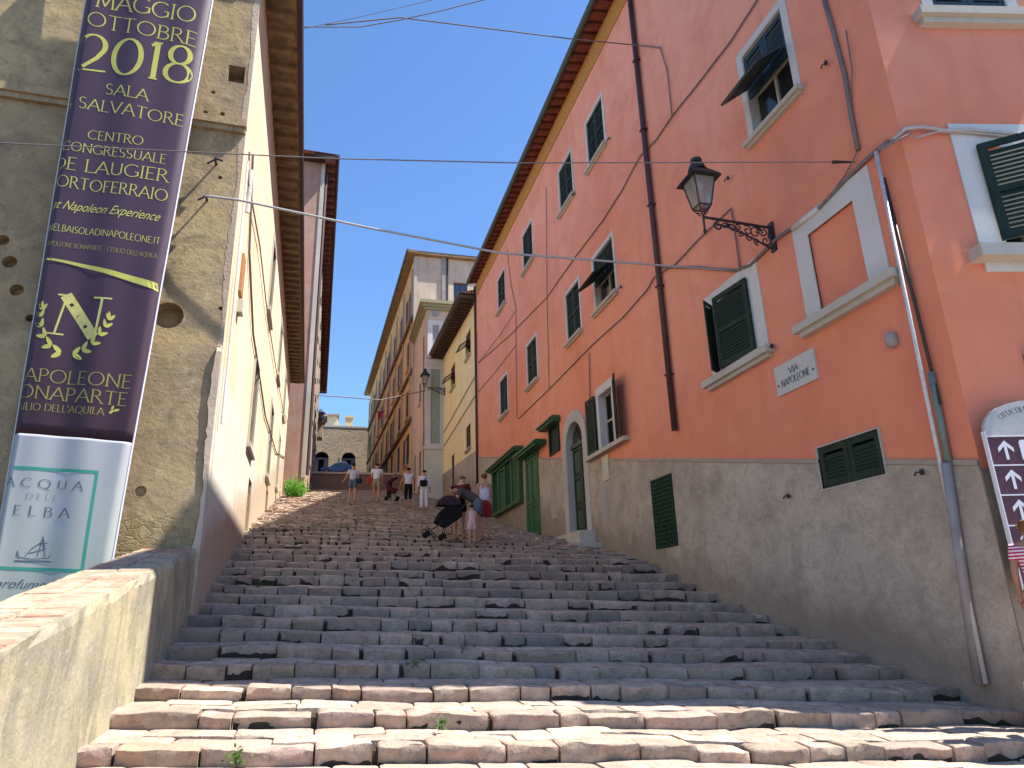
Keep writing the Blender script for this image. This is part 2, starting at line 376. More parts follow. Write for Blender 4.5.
def window(fr, root, a0, a1, z0, z1, shut='closed', mat=None, fw=.09, depth=.16, sill=True, fmat=None, label=None, wlabel=None, glass=None, sillw=.12):
    mat = mat or GREEN; fmat = fmat or WHITE
    g = MB(); fr.box(g, a0 - .01, a1 + .01, z0 - .01, z1 + .01, -depth - .01, -depth + .012)
    am = (a0 + a1) / 2
    wo = g.build('window', glass or GLASS, root); tag(wo, wlabel)
    c = MB()
    for a in (a0, am - .02, a1 - .04): fr.box(c, a, a + .04, z0, z1, -depth + .012, -depth + .045)
    for z in (z0, z0 + (z1 - z0) * .5, z1 - .04):
        fr.box(c, a0 + .04, am - .02, z, z + .04, -depth + .012, -depth + .04); fr.box(c, am + .02, a1 - .04, z, z + .04, -depth + .012, -depth + .04)
    c.build('casement', BROWNSH if mat is BROWNSH else SILLM, wo)
    if fw:
        f = MB(); fr.ring(f, a0, a1, z0, z1, fw, -.02, .018, bottom=not sill); fr.ring(f, a0 + .014, a1 - .014, z0 + .014, z1 - .014, .0138, -depth + .013, .0165); f.build('frame', fmat, wo)
    if sill:
        s_ = MB(); fr.box(s_, a0 - fw - .04, a1 + fw + .04, z0 - .07, z0, -.05, sillw); fr.box(s_, a0 - fw, a1 + fw, z0 - .11, z0 - .07, -.02, sillw * .55)
        s_.build('sill', SILLM, wo)
    h = z1 - z0 - .03; w = (a1 - a0) / 2 - .012
    if shut in ('closed', 'flap', 'ajar'):
        if shut == 'closed' or shut == 'ajar':
            leaf('shutter', fr.P(a0 + .008, z0 + .015, -.045), fr.u, (0, 0, 1), fr.n, w, h, mat, wo)
            if shut == 'closed': leaf('shutter', fr.P(am + .004, z0 + .015, -.045), fr.u, (0, 0, 1), fr.n, w, h, mat, wo)
            else: leaf('shutter', fr.P(a1, z0 + .015, .02), fr.n * .9 + fr.u * .25, (0, 0, 1), fr.u, w, h, mat, wo)
        else:
            leaf('shutter', fr.P(a0 + .008, z0 + h * .48, -.045), fr.u, (0, 0, 1), fr.n, w, h * .5, mat, wo)
            leaf('shutter', fr.P(am + .004, z0 + h * .48, -.045), fr.u, (0, 0, 1), fr.n, w, h * .5, mat, wo)
            dn = fr.n * .80 + Vector((0, 0, -.62))
            leaf('shutter', fr.P(a1 - .02, z0 + h * .58, .02), -fr.u, dn, fr.n * .62 + Vector((0, 0, .8)), (a1 - a0) * .92, .62, mat, wo, label='shutter flap propped open outwards')
    elif shut == 'open':
        leaf('shutter', fr.P(a0 - .01, z0 + .015, .03), -fr.u, (0, 0, 1), fr.n, w * 1.05, h, mat, wo)
        leaf('shutter', fr.P(a1 + .01, z0 + .015, .03), fr.u, (0, 0, 1), fr.n, w * 1.05, h, mat, wo)
    return wo
def cutwin(cut, fr, a0, a1, z0, z1, depth=.16):
    fr.box(cut, a0, a1, z0, z1, -depth, .5)

# ================================================================= STREET: stepped stone ramp
def skew(y): return interp(min(max(y, 5), 12), [5, 8.4, 12], [-.9, -.8, 0])
rows = [2.1, 2.7, 3.3, 3.85, 4.4, 4.95, 5.55, 6.18, 6.8, 7.4]
while rows[-1] < 47.4: rows.append(rows[-1] + .52)
def xl_at(y): return -1.55 if y < 9.1 else -1.56 - .025 * (y - 9.1)
def xr_at(y): return 11.5 if y < 5.0 else 6.0
def row_y(i, x):
    t = max(0, min(1.25, (x + 1.5) / 7.5)); r = rows[i]
    return r + skew(r) * t + .035 * math.sin(x * 1.3 + i * 2.1) + .02 * math.sin(x * 3.7 + i)
def top_z(i, x, y):
    yr = row_y(i, x); return ground(x, yr) + .022 * (y - yr) / .5
TINTS = [(0.546, 0.375, 0.254), (0.508, 0.363, 0.254), (0.484, 0.333, 0.221), (0.446, 0.315, 0.211), (0.409, 0.286, 0.194), (0.533, 0.393, 0.281), (0.434, 0.309, 0.221), (0.496, 0.327, 0.227), (0.583, 0.446, 0.319), (0.446, 0.333, 0.243), (0.384, 0.28, 0.189)]
from mathutils import noise as mnoise
def stone(mb, x0, x1, ya, yb, zf, skirt, fine, bev, rough=.006):
    us = [0, .0, .02, .07, .16, .28, .4, .52, .64, .76, .86, .94, .98, 1, 1] if fine else [0, 0, .05, .2, .5, .8, .95, 1, 1]
    nu = len(us)
    prof = [(0, -skirt), (0, -skirt * .62), (0, -skirt * .3), (.0, -bev), (.02, -bev * .45), (.09, 0), (.3, 0), (.5, 0), (.72, 0), (.93, 0), (.985, -bev * .5), (1, -bev * 1.5), (1, -skirt)] if fine else \
        [(0, -skirt), (0, -skirt * .45), (0, -bev), (.05, -bev * .3), (.25, 0), (.7, 0), (.96, -bev * .4), (1, -skirt)]
    P = []; sd_ = Vector((random.uniform(0, 50), random.uniform(0, 50), 0)); tz = random.uniform(-.006, .006); tx = random.uniform(-.012, .012); ty = random.uniform(-.012, .012)
    j1 = [random.uniform(-.012, .012) for _ in range(4)]; am = rough * 4.2
    for j, (v, dz) in enumerate(prof):
        for i, u in enumerate(us):
            x = x0 + (x1 - x0) * u; a = ya(x) + j1[0] * (1 - u) + j1[1] * u; b = yb(x) + j1[2] * (1 - u) + j1[3] * u
            e = -skirt if i in (0, nu - 1) else (-bev if i in (1, nu - 2) else (-bev * .4 if i in (2, nu - 3) else 0))
            y = a + (b - a) * v; h = min(dz, e)
            if i in (1, nu - 2) and dz > -bev: h = -bev + dz * .4
            n1 = mnoise.noise(Vector((x * 5.5, y * 5.5, dz * 12)) + sd_); n2 = mnoise.noise(Vector((x * 16, y * 16, dz * 25)) + sd_)
            ed = 1.0 if v < .05 else .0
            if j < 4 and dz < -bev * .9: y += .055 * min(1, (-dz - bev * .5) / skirt) ** 1.3 * (skirt > .1)
            y += (n1 * am * 1.0 + n2 * am * .35) * ed
            z = zf(x, y) + h + tz + tx * (u - .5) + ty * (v - .5) * .5 + n1 * am * (.55 if v > .05 or dz > -bev * 1.1 else 0) + n2 * am * .15
            if i in (0, nu - 1): x += n1 * .006
            P.append((x, y, z))
    mb.add(P, [(j * nu + i, j * nu + i + 1, (j + 1) * nu + i + 1, (j + 1) * nu + i) for j in range(len(prof) - 1) for i in range(nu - 1)])
steps = MB(); bed = MB()
for i in range(len(rows) - 1):
    r = rows[i]; fine = r < 10
    xl = xl_at(r) ; xr = xr_at(r + skew(r))
    # mortar bed
    nx = 40 if fine else 16; va = []; vb = []
    for k in range(nx + 1):
        x = xl + (xr - xl) * k / nx; y0 = row_y(i, x) + .02; y1 = row_y(i + 1, x) + .05
        va.append((x, y0 + .02, top_z(i, x, y0) - .045)); vb.append((x, y1, top_z(i, x, y1) - .045))
    low = [(p[0], p[1], p[2] - .25) for p in va]
    vs = low + va + vb; n1 = nx + 1
    bed.add(vs, [(k, k + 1, n1 + k + 1, n1 + k) for k in range(nx)] + [(n1 + k, n1 + k + 1, 2 * n1 + k + 1, 2 * n1 + k) for k in range(nx)])
    # nosing stones
    wob = .009 if fine else (.02 if r < 14 else .03)
    x = xl + random.uniform(-.02, .02)
    while x < xr - .04:
        w = random.choice((.26, .34, .42, .5, .6)) * random.uniform(.85, 1.1) * (1 if r < 11 else (.78 if r < 14 else .58))
        x1 = min(x + w, xr)
        if xr - x1 < .15: x1 = xr
        c = random.choice(TINTS); q = random.random()
        if q < .018: c = (.38, .26, .13)
        elif q < .08: c = (.16, .14, .13)
        elif q < .2: c = (.38, .24, .19)
        steps.tint = mul(tuple(.5 * v + .5 * w_ for v, w_ in zip(c, (.44, .335, .27))), random.uniform(.8, 1.15))
        g = random.uniform(.003, .012) if r < 13 else random.uniform(.008, .028)
        g2 = g if random.random() > .18 else random.uniform(.02, .045)
        dz = random.uniform(-wob, wob); dy = random.uniform(-.02, .02); nd = random.uniform(.17, .22)
        if r > 12 and random.random() < .04: x = x1; continue
        if random.random() < .25: w *= 1.0; dz -= .012
        stone(steps, x + g, x1 - g2, lambda X: row_y(i, X) + dy, lambda X: row_y(i, X) + nd, lambda X, Y: top_z(i, X, Y) + dz, .19, fine, random.uniform(.008, .016) if r < 12 else random.uniform(.012, .026))
        x = x1
    # flagstones behind
    nr = 2 if (fine or r < 30) else 1
    for k in range(nr):
        x = xl
        while x < xr - .04:
            w = random.uniform(.28, .72) * (1 if r < 11 else (.7 if r < 14 else .48)); x1 = min(x + w, xr)
            if xr - x1 < .15: x1 = xr
            steps.tint = mul(tuple(.5 * v + .5 * w_ for v, w_ in zip(random.choice(TINTS), (.46, .36, .295))), random.uniform(.9, 1.2))
            g = .006 if fine else .014; f0 = k / nr + random.uniform(-.06, .06) * (k > 0); f1 = (k + 1) / nr
            dz = random.uniform(-.008, .004) - .004 if r < 13 else random.uniform(-.022, .018)
            def fa(X, f=f0): a = row_y(i, X) + .225; b = row_y(i + 1, X) - .01; return a + (b - a) * f + .006
            def fb(X, f=f1): a = row_y(i, X) + .225; b = row_y(i + 1, X) + .02; return a + (b - a) * f - .006
            stone(steps, x + g, x1 - g, fa, fb, lambda X, Y: top_z(i, X, Y) + dz, .09, False, .008 if fine else .02, .004)
            x = x1
so_ = steps.build('stone_steps', STONE, smooth=True, recalc=False, tint=True); so_.data.set_sharp_from_angle(angle=math.radians(38)); tag(so_, 'worn pinkish grey stone steps climbing between the houses', kind='structure')
tag(bed.build('step_joints', SOIL, recalc=False), 'dark earth and moss in the joints of the steps', kind='structure')
m = MB()
m.add([(-400, -400, -1.43), (400, -400, -1.43), (400, 400, -1.43), (-400, 400, -1.43)], [(0, 1, 2, 3)])
tag(m.build('ground', SOIL, recalc=False), 'low ground round the old town', kind='structure')
m = MB()   # lower paved street and the upper road
for k in range(40):
    for j in range(12):
        steps2 = None
m.add([(-8, -9, -1.40), (16, -9, -1.40), (16, 2.6, -1.40), (-8, 2.6, -1.40)], [(0, 1, 2, 3)])
tag(m.build('lower_pavement', flat('pale_paving', (.34, .30, .26), .9, .2, .35, 2, .5), recalc=False), 'flat stone paving at the foot of the steps', kind='structure')
m = MB(); P = []
for k in range(13):
    y = 48.3 + k * 3; z = 9.02 + (y - 48.3) * .187
    P += [(-12, y, z), (14, y, z)]
m.add(P, [(2 * k, 2 * k + 1, 2 * k + 3, 2 * k + 2) for k in range(12)])
tag(m.build('upper_road', flat('upper_asphalt', (.16, .15, .14), .95, .2), recalc=False), 'sunlit road climbing behind the low wall', kind='structure')

# ================================================================= SALMON HOUSE on the right
def eave_z(y): return 13.80 + .026 * (y - 11)
pink = thing('salmon_house', 'long salmon pink house with green shutters on the right of the steps', 'house', (6, 5.18, -1.4))
m = MB(); foot = [(6, 5.18), (12.5, 3.8535), (14.5, 28.4), (6, 28.4)]
m.body(foot, -1.45, [eave_z(5.18), eave_z(5.18), eave_z(28.4), eave_z(28.4)])
wall = m.build('wall', PINK, pink)
cut = MB()
row3 = [(13.0, 14.1), (15.3, 16.4), (19.25, 20.4), (23.0, 24.15)]
row2 = [(13.05, 14.3), (15.35, 16.4), (19.3, 20.4), (23.05, 24.2)]
wins = []
for a, b in row3: z = 10.62 + .035 * (a - 13); wins.append((PF, a, b, z, z + 1.42, 'closed', GREEN))
for k, (a, b) in enumerate(row2): wins.append((PF, a, b, 6.72, 8.15, 'flap' if k == 0 else 'closed', GREEN))
wins.append((PF, 6.6, 7.62, 6.72, 8.25, 'flap', GREENB))
for fr, a, b, z0, z1, s_, mt in wins: cutwin(cut, fr, a, b, z0, z1)
cutwin(cut, PF, 8.3, 9.3, 3.47, 4.68, .16)
cutwin(cut, PF, 13.7, 14.55, 3.36, 4.7, .3)
cutwin(cut, FF, .78, 1.75, 6.78, 8.2); cutwin(cut, FF, .87, 1.85, 3.52, 4.78, .3)
cutwin(cut, FF, .72, 1.5, 1.88, 2.3, .1)
cutwin(cut, PF, 5.98 + .04, 6.87, 3.5, 4.62, .035)       # sunk panel of the blind window
cutwin(cut, PF, 6.32, 7.38, 1.30, 1.82, .12)
# arched door
def archpoly(a0, a1, z0, zs, n=12, infl=0.0):
    c = (a0 + a1) / 2; r = (a1 - a0) / 2 + infl; pts = [(c - r, z0), (c + r, z0)]
    for k in range(n + 1): t = math.pi * k / n; pts.append((c + r * math.cos(t), zs + r * 0.92 * math.sin(t)))
    return pts
ap = archpoly(15.72, 16.98, 1.70, 3.98)
cut.prism([PF.P(a, z, -.28) for a, z in ap], PF.n * .8)
cutwin(cut, PF, 19.55, 20.9, 2.02, 4.5, .12)
cutwin(cut, PF, 17.5, 18.45, 4.05, 4.88, .1)
carve(wall, cut)
# grey render plinth with a rising top line
m = MB()
m.prism([PF.P(5.18, -1.45, .022), PF.P(28.4, -1.45, .022), PF.P(28.4, 6.1, .022), PF.P(14.7, 3.17, .022), PF.P(5.18, 1.16, .022)], PF.n * -.05)
plinth = m.build('plinth', BASEM, pink); tag(plinth, 'rough grey render plinth under the salmon wall')
c2 = MB(); c2.prism([PF.P(a, z, -.28) for a, z in ap], PF.n * .8)
for q in ((19.55, 20.9, 2.02, 4.5), (6.32, 7.38, 1.3, 1.82), (17.5, 18.45, 4.05, 4.88), (11.3, 12.15, .96, 2.25)): cutwin(c2, PF, *q, .2)
carve(plinth, c2)
m = MB(); FF.box(m, -.022, 6.4, -1.45, 1.12, -.03, .022); m.build('plinth', plaster('dark_render', (.20, .15, .115), (.34, .29, .22), (.1, .08, .07), .6, .5, .7, 8), pink)  # end-wall plinth in a darker, blotchier render colour than the street side
m = MB(); m.prism([PF.P(5.18, 1.165, .03), PF.P(14.7, 3.175, .03), PF.P(28.4, 6.105, .03), PF.P(28.4, 6.17, .03), PF.P(14.7, 3.235, .03), PF.P(5.18, 1.22, .03)], PF.n * -.045)
t = m.build('plinth_edge', plaster('plinth_edge_render', (.38, .32, .25), (.33, .28, .22)), pink); carve(t, c2)
for k, (fr, a, b, z0, z1, s_, mt) in enumerate(wins): window(fr, pink, a, b, z0, z1, s_, mt, fw=.085 if k != 8 else .12)
# front-end windows
w = window(FF, pink, .78, 1.75, 6.78, 8.2, 'closed', GREENB, fw=.12, sill=False)
m = MB(); FF.box(m, .5, 2.3, 6.55, 6.66, -.03, .16); FF.box(m, .55, 2.25, 6.47, 6.55, -.03, .10); m.build('sill', SILLM, w)
w = window(FF, pink, .87, 1.85, 3.52, 4.78, 'none', GREEN, fw=0, sill=False, depth=.3)
m = MB(); FF.ring(m, .87, 1.85, 3.52, 4.78, .3, -.02, .02); m.build('frame', WHITE, w)
m = MB(); FF.box(m, .42, 2.3, 3.32, 3.46, -.03, .2); m.build('sill', SILLM, w)
leaf('shutter', FF.P(.80, 3.56, .05), (FF.u * .86 + FF.n * .5), (0, 0, 1), FF.n, .56, 1.2, GREEN, w, label='shutter leaf standing half open')
leaf('shutter', FF.P(1.37, 3.56, -.05), FF.u, (0, 0, 1), FF.n, .47, 1.2, GREEN, w)
m = MB(); FF.ring(m, .8, 1.5, 1.9, 2.3, .06, -.02, .05); bx = m.build('niche_frame', SILLM, pink)
m = MB(); FF.box(m, .8, 1.5, 1.9, 2.3, -.03, .02); m.build('niche_door', CREAMP, bx)
# big square window near the corner with its shutter
w = window(PF, pink, 8.3, 9.3, 3.47, 4.68, 'none', GREEN, fw=0, sill=False)
m = MB(); PF.box(m, 8.02, 8.3, 3.47, 4.9, -.02, .02); PF.box(m, 9.3, 9.55, 3.47, 4.9, -.02, .02); PF.box(m, 8.3, 9.3, 4.68, 4.9, -.02, .02); m.build('frame', WHITE, w)
m = MB(); PF.box(m, 7.93, 9.75, 3.36, 3.47, -.03, .14); PF.box(m, 8.0, 9.68, 3.3, 3.36, -.02, .08); m.build('sill', SILLM, w)
leaf('shutter', PF.P(8.28, 3.49, .04), PF.u * 1 + PF.n * .12, (0, 0, 1), PF.n, .8, 1.2, GREEN, w)
leaf('shutter', PF.P(9.32, 3.49, .02), PF.n * .8 - PF.u * .55, (0, 0, 1), PF.u, .30, 1.2, GREEN, w, label='narrow shutter leaf folded outwards')
# double window with open shutters beside the arched door
w = window(PF, pink, 13.7, 14.55, 3.36, 4.7, 'none', GREEN, fw=0, sill=False, depth=.18, glass=DARK)
m = MB(); PF.box(m, 13.55, 13.7, 3.36, 4.86, -.02, .03); PF.box(m, 14.55, 14.68, 3.36, 4.86, -.02, .03); PF.box(m, 13.7, 14.55, 4.7, 4.88, -.02, .03); PF.ring(m, 13.72, 14.53, 3.38, 4.68, .0195, -.16, .027); m.build('frame', WHITE, w)
m = MB(); PF.box(m, 13.0, 15.35, 3.27, 3.36, -.03, .15); m.build('sill', SILLM, w)
leaf('shutter', PF.P(14.7, 3.38, .05), PF.u, (0, 0, 1), PF.n, .56, 1.36, GREEN, w)
leaf('shutter', PF.P(13.53, 3.38, .05), -PF.u + PF.n * .35, (0, 0, 1), PF.n, .56, 1.36, GREEN, w, label='open shutter leaf standing off the wall')
# blind window
m = MB(); PF.box(m, 5.7, 6.02, 3.46, 4.9, -.02, .02); PF.box(m, 6.87, 7.15, 3.46, 4.9, -.02, .02); PF.box(m, 6.02, 6.87, 4.62, 4.9, -.02, .02)
bw = m.build('blind_window', WHITE, pink); tag(bw, 'blind window: white painted surround on a salmon panel')
m = MB(); PF.box(m, 5.55, 7.32, 3.36, 3.46, -.03, .15); PF.box(m, 5.6, 7.26, 3.29, 3.36, -.02, .09); m.build('sill', SILLM, bw)
# louvred vent window low on the corner
m = MB(); PF.box(m, 6.31, 7.39, 1.29, 1.83, -.13, -.11); vw = m.build('cellar_window', DARK, pink)
m = MB(); PF.ring(m, 6.32, 7.38, 1.30, 1.82, .016, -.02, .032); m.build('frame', SILLM, vw)
for a in (6.335, 6.855): leaf('shutter', PF.P(a, 1.31, -.02), PF.u, (0, 0, 1), PF.n, .51, .5, GREEN, vw)
# cellar grille
m = MB(); PF.box(m, 11.3, 12.15, .96, 2.25, -.01, .028); gr = m.build('cellar_hatch', GREEN, pink)
m = MB()
for k in range(9): a = 11.32 + k * .1; PF.box(m, a, a + .018, .96, 2.25, .028, .05)
for k in range(17): z = .98 + k * .0775; PF.box(m, 11.3, 12.15, z, z + .014, .05, .062)
m.build('grating', flat('green_grating', (.022, .06, .03), .6, .3), gr)
# arched door
m = MB(); outer = archpoly(15.72, 16.98, 1.55, 3.98, 14, .30); inner = archpoly(15.72, 16.98, 1.55, 3.98, 14, 0)
for i in range(1, len(outer)):
    j = (i + 1) % len(outer)
    if j == 0: q = (outer[i], outer[0], inner[0], inner[i])
    else: q = (outer[i], outer[j], inner[j], inner[i])
    m.prism([PF.P(a, z, -.02) for a, z in q], PF.n * .06)
for i in range(1, len(inner)):
    j = (i + 1) % len(inner); a_, b_ = inner[i], inner[j]; cc_ = Vector((16.35, 3.0)); ia = Vector(a_).lerp(cc_, .02); ib = Vector(b_).lerp(cc_, .02)
    m.prism([PF.P(a_[0], a_[1], -.25), PF.P(b_[0], b_[1], -.25), PF.P(ib.x, ib.y, -.25), PF.P(ia.x, ia.y, -.25)], PF.n * .285)
door = MB(); door.prism([PF.P(a, z, -.20) for a, z in archpoly(15.72, 16.98, 1.68, 3.98)], PF.n * .05)
dr = door.build('arched_door', GREEN, pink); tag(dr, 'dark green arched double door')
m.build('surround', plaster('door_surround', (.50, .47, .44), (.44, .41, .38)), dr)
m = MB()
for a0 in (15.78, 16.38):
    for z0, z1 in ((1.8, 2.35), (2.45, 3.1), (3.2, 3.85)):
        PF.ring(m, a0 + .06, a0 + .48, z0, z1, .035, -0.150, -0.120); PF.box(m, a0 + .12, a0 + .42, z0 + .06, z1 - .06, -0.150, -0.135)
PF.box(m, 15.72, 16.98, 3.92, 4.02, -0.150, -0.090); PF.box(m, 16.33, 16.37, 1.7, 3.92, -0.150, -0.115)
m.build('door_panels', flat('door_green', (.035, .065, .045), .5, .4), dr)
m = MB()
m.prism([PF.P(a, z, -.149) for a, z in archpoly(15.80, 16.90, 4.03, 4.035)], PF.n * .012); m.build('fanlight', GLASS, dr)
m = MB()
for k in range(1, 6):
    a = math.pi * k / 6; m.obox(PF.P(16.35, 4.05, -.136), Vector((0, math.cos(a), math.sin(a))) * .5, PF.n * .02, Vector((0, -math.sin(a), math.cos(a))) * .02)
m.build('fanlight_bars', IRON, dr)
m = MB(); PF.box(m, 15.25, 17.3, 1.35, 1.66, -.02, .42); PF.box(m, 14.9, 16.2, 1.15, 1.34, -.02, .75); m.build('door_step', SILLM, dr)
# green door with hood
m = MB(); PF.box(m, 19.55, 20.9, 2.0, 4.5, -.12, .03); gd = m.build('green_door', GREENL, pink); tag(gd, 'bright green panelled shop door')
m = MB()
PF.ring(m, 19.62, 20.83, 2.1, 4.42, .06, .03, .07)
for a0, a1 in ((19.72, 20.17), (20.3, 20.74)):
    PF.ring(m, a0 + .04, a1 - .04, 2.15, 2.9, .04, .03, .065); PF.ring(m, a0 + .04, a1 - .04, 3.05, 4.3, .04, .03, .065)
m.build('door_panels', flat('lighter_green_paint', (.05, .17, .07), .45, .5, .3, 5), gd)
def hood(parent, a0, a1, z, d=.34, name='hood'):
    m = MB(); PF.box(m, a0, a1, z, z + .05, -.01, d); PF.box(m, a0 + .03, a1 - .03, z - .06, z, -.01, d - .06); PF.box(m, a0 + .05, a1 - .05, z + .05, z + .11, -.01, d - .08)
    return m.build(name, GREENL, parent)
hood(gd, 18.7, 21.1, 4.55, .42)
# shop window: four panels under a hood
m = MB(); PF.box(m, 21.4, 25.1, 3.25, 4.85, -.01, .05); sw = m.build('shop_window', GLASS, pink); tag(sw, 'bright green shop window with folding shutters')
m = MB()
PF.box(m, 21.3, 25.2, 3.2, 3.3, .05, .2); PF.box(m, 21.3, 25.2, 4.78, 4.88, .05, .2)
for a in (21.3, 22.25, 23.2, 24.15, 25.1): PF.box(m, a, a + .1, 3.3, 4.78, .05, .17)
m.build('frame', GREENL, sw)
for a in (21.42, 23.32): leaf('shutter', PF.P(a, 3.31, .09), PF.u, (0, 0, 1), PF.n, .8, 1.45, GREENL, sw)
m = MB()
for a0 in (22.37, 24.27):
    for k in range(1, 5): PF.box(m, a0 + k * .16, a0 + k * .16 + .025, 3.3, 4.78, .06, .09)
m.build('glazing_bars', GREENL, sw)
hood(sw, 21.2, 25.4, 4.92, .4)
# small hooded window
m = MB(); PF.box(m, 17.52, 18.43, 4.07, 4.86, -.1, -.02); hw = m.build('small_window', GREEN, pink)
m = MB(); PF.ring(m, 17.6, 18.35, 4.12, 4.8, .07, -.02, .04); m.build('frame', GREEN, hw)
hood(hw, 17.35, 18.75, 4.9, .32)
# street name plate
sp = MB(); PF.box(sp, 7.13, 7.97, 2.69, 3.11, -.005, .03); plate = sp.build('street_name_plate', CREAMP, pink)
tag(plate, 'white street name plate reading VIA NAPOLEONE')
# notices next to the arched door
m = MB(); PF.box(m, 14.15, 14.5, 2.65, 3.2, .0, .05); nb = m.build('notice_plate', flat('cream_notice', (.56, .50, .36), .6, .3), pink)
m = MB(); PF.box(m, 14.25, 14.4, 2.8, 3.05, .05, .056); m.build('notice_sheet', CREAMP, nb)
m = MB(); PF.box(m, 14.1, 14.75, 1.75, 2.55, .0, .028); m.build('render_patch', plaster('pale_patch', (.42, .38, .33), (.38, .34, .3)), pink)
m = MB(); PF.box(m, 18.0, 18.5, 2.3, 3.3, .0, .028); m.build('render_patch', MATS['pale_patch'], pink)
# alarm box, hooks
m = MB(); c = PF.P(5.86, 2.72, .03)
m.lathe((c.x, c.y, c.z - .09), [(.03, 0), (.065, .02), (.075, .09), (.065, .16), (.03, .18)], 12); m.build('doorbell_box', PIPEG, pink, smooth=True)
for y_, z_ in ((5.82, 1.22), (8.05, 1.32), (7.9, 3.42), (5.95, 6.62), (8.35, 6.5), (12.7, 6.65), (12.65, 10.5), (15.15, 10.6)):
    m = MB(); p = PF.P(y_, z_, .02); m.tube([p, p + PF.n * .05, p + PF.n * .05 + Vector((0, .05, .01)), p + PF.n * .05 + Vector((0, .08, -.02))], .010, 6)
    m.box(tuple(p + Vector((-.05, -.03, -.03))), tuple(p + Vector((-.03, .01, .03)))); m.build('shutter_hook', IRON, pink)
# eaves
m = MB()
ys = [4.88 + k * .5 for k in range(49)]
def gx(y): return 5.53 + .005 * (y - 12)
def gz(y): return eave_z(y) - .02
for k in range(len(ys) - 1):
    a, b = ys[k], min(ys[k + 1], 28.4)
    if a >= 28.4: break
    m.add([(6.05, a, eave_z(a) + .12), (gx(a), a, gz(a) + .06), (gx(b), b, gz(b) + .06), (6.05, b, eave_z(b) + .12),
           (6.05, a, eave_z(a) + .2), (gx(a), a, gz(a) + .14), (gx(b), b, gz(b) + .14), (6.05, b, eave_z(b) + .2)],
          [(0, 1, 2, 3), (7, 6, 5, 4), (1, 5, 6, 2), (0, 3, 7, 4), (0, 4, 5, 1), (3, 2, 6, 7)])
ev = m.build('eaves', SOFR, pink)
y = 5.0
while y < 28.3:
    m = MB(); m.hexa([(6.02, y, eave_z(y) + .01), (gx(y) + .06, y, gz(y) - .03), (gx(y) + .06, y + .14, gz(y) - .03), (6.02, y + .14, eave_z(y) + .01),
            (6.02, y, eave_z(y) + .12), (gx(y) + .06, y, gz(y) + .06), (gx(y) + .06, y + .14, gz(y) + .06), (6.02, y + .14, eave_z(y) + .12)]); m.build('rafter', SOFD, ev); y += .36
m = MB(); m.tube([(gx(y) - .03, y, gz(y) + .05) for y in (4.86, 12, 20, 28.4)], .085, 10); m.build('gutter', GUT, pink)
m = MB(); z5, z28 = eave_z(5.18), eave_z(28.4)
m.prism([PF.P(5.18, z5 - .62, .03), PF.P(28.4, z28 - .62, .03), PF.P(28.4, z28 + .01, .03), PF.P(5.18, z5 + .01, .03)], PF.n * -.05); m.build('cornice_band', OCHREB, pink)
m = MB(); m.obox(FF.P(-.45, z5 + .02, -.05), FF.u * 8, FF.n * .45, (0, 0, .12)); m.build('eaves', SOFR, pink)
m = MB(); m.add([(5.5, 4.93, gz(5) + .2), (13.3, 3.42, gz(5) + .2), (15.4, 28.4, gz(28) + .2), (5.6, 28.4, gz(28) + .2), (9.6, 9, gz(5) + 2.2), (10.3, 28.4, gz(28) + 2.0)],
        [(0, 1, 4), (0, 4, 5, 3), (1, 2, 5, 4), (2, 3, 5), (3, 2, 1, 0)]); m.build('roof', TILE, pink)
# pipes and cables fixed to the wall
def wallcable(pts, r, mat, d=.03, fr=PF, name='wall_cable', bumps=0.006):
    P = []
    for k, (x, y) in enumerate(pts):
        a, z = fr.px(x, y, d); P.append(fr.P(a, z, d))
    Q = []
    for k in range(len(P) - 1):
        n = max(1, int((P[k + 1] - P[k]).length / .35))
        for j in range(n):
            q = P[k].lerp(P[k + 1], j / n)
            if k or j: q += Vector((0, 0, random.uniform(-1, 1) * bumps))
            Q.append(q)
    Q.append(P[-1]); m = MB(); m.tube(Q, r, 6); return m.build(name, mat, pink, smooth=True)
m = MB(); m.tube([(5.93, 10.93, 13.7), (5.93, 10.93, 8), (5.93, 10.93, 2.95)], .055, 10); m.tube([(5.56, 10.93, 13.74), (5.7, 10.93, 13.6), (5.93, 10.93, 13.4)], .055, 10)
dp = m.build('downpipe', PIPEB, pink, smooth=True)
for z in (11.2, 9.4, 7.6, 5.8, 4.0): m = MB(); m.box((5.865, 10.86, z), (6.0, 11.0, z + .03)); m.build('pipe_clamp', PIPEB, dp)
m = MB(); m.tube([(5.93, 28.33, 14.15), (5.93, 28.33, 8), (5.93, 28.33, 4.6)], .05, 8); m.build('downpipe', PIPEB, pink, smooth=True)
def pipe(pa, pb, r, mat, d):
    a0, z0 = PF.px(*pa, d); a1, z1 = PF.px(*pb, d); m = MB(); m.tube([PF.P(a0, z0, d), PF.P(a1, z1, d)], r, 10); return m.build('corner_pipe', mat, pink, smooth=True)
pipe((876, 152), (986, 684), .022, PIPEW, .07); pipe((884, 178), (940, 405), .018, IRON, .045)
pipe((931, 372), (949, 464), .035, PIPET, .045); pipe((946, 463), (979, 685), .048, PIPEG, .07)
wallcable([(757, 0), (730, 42), (700, 81), (672, 116), (655, 141), (640, 156), (622, 190), (603, 220), (575, 257), (547, 297), (510, 335), (478, 363)], .016, CABLE)
wallcable([(824, 0), (833, 30), (845, 77), (852, 120), (858, 150)], .030, CABLE)
wallcable([(846, 30), (852, 70), (850, 110)], .008, CABLE)
wallcable([(740, 271), (736, 240), (731, 208), (699, 239), (675, 264), (654, 277), (647, 290), (622, 318), (591, 346), (549, 389), (518, 419)], .014, CABLE)
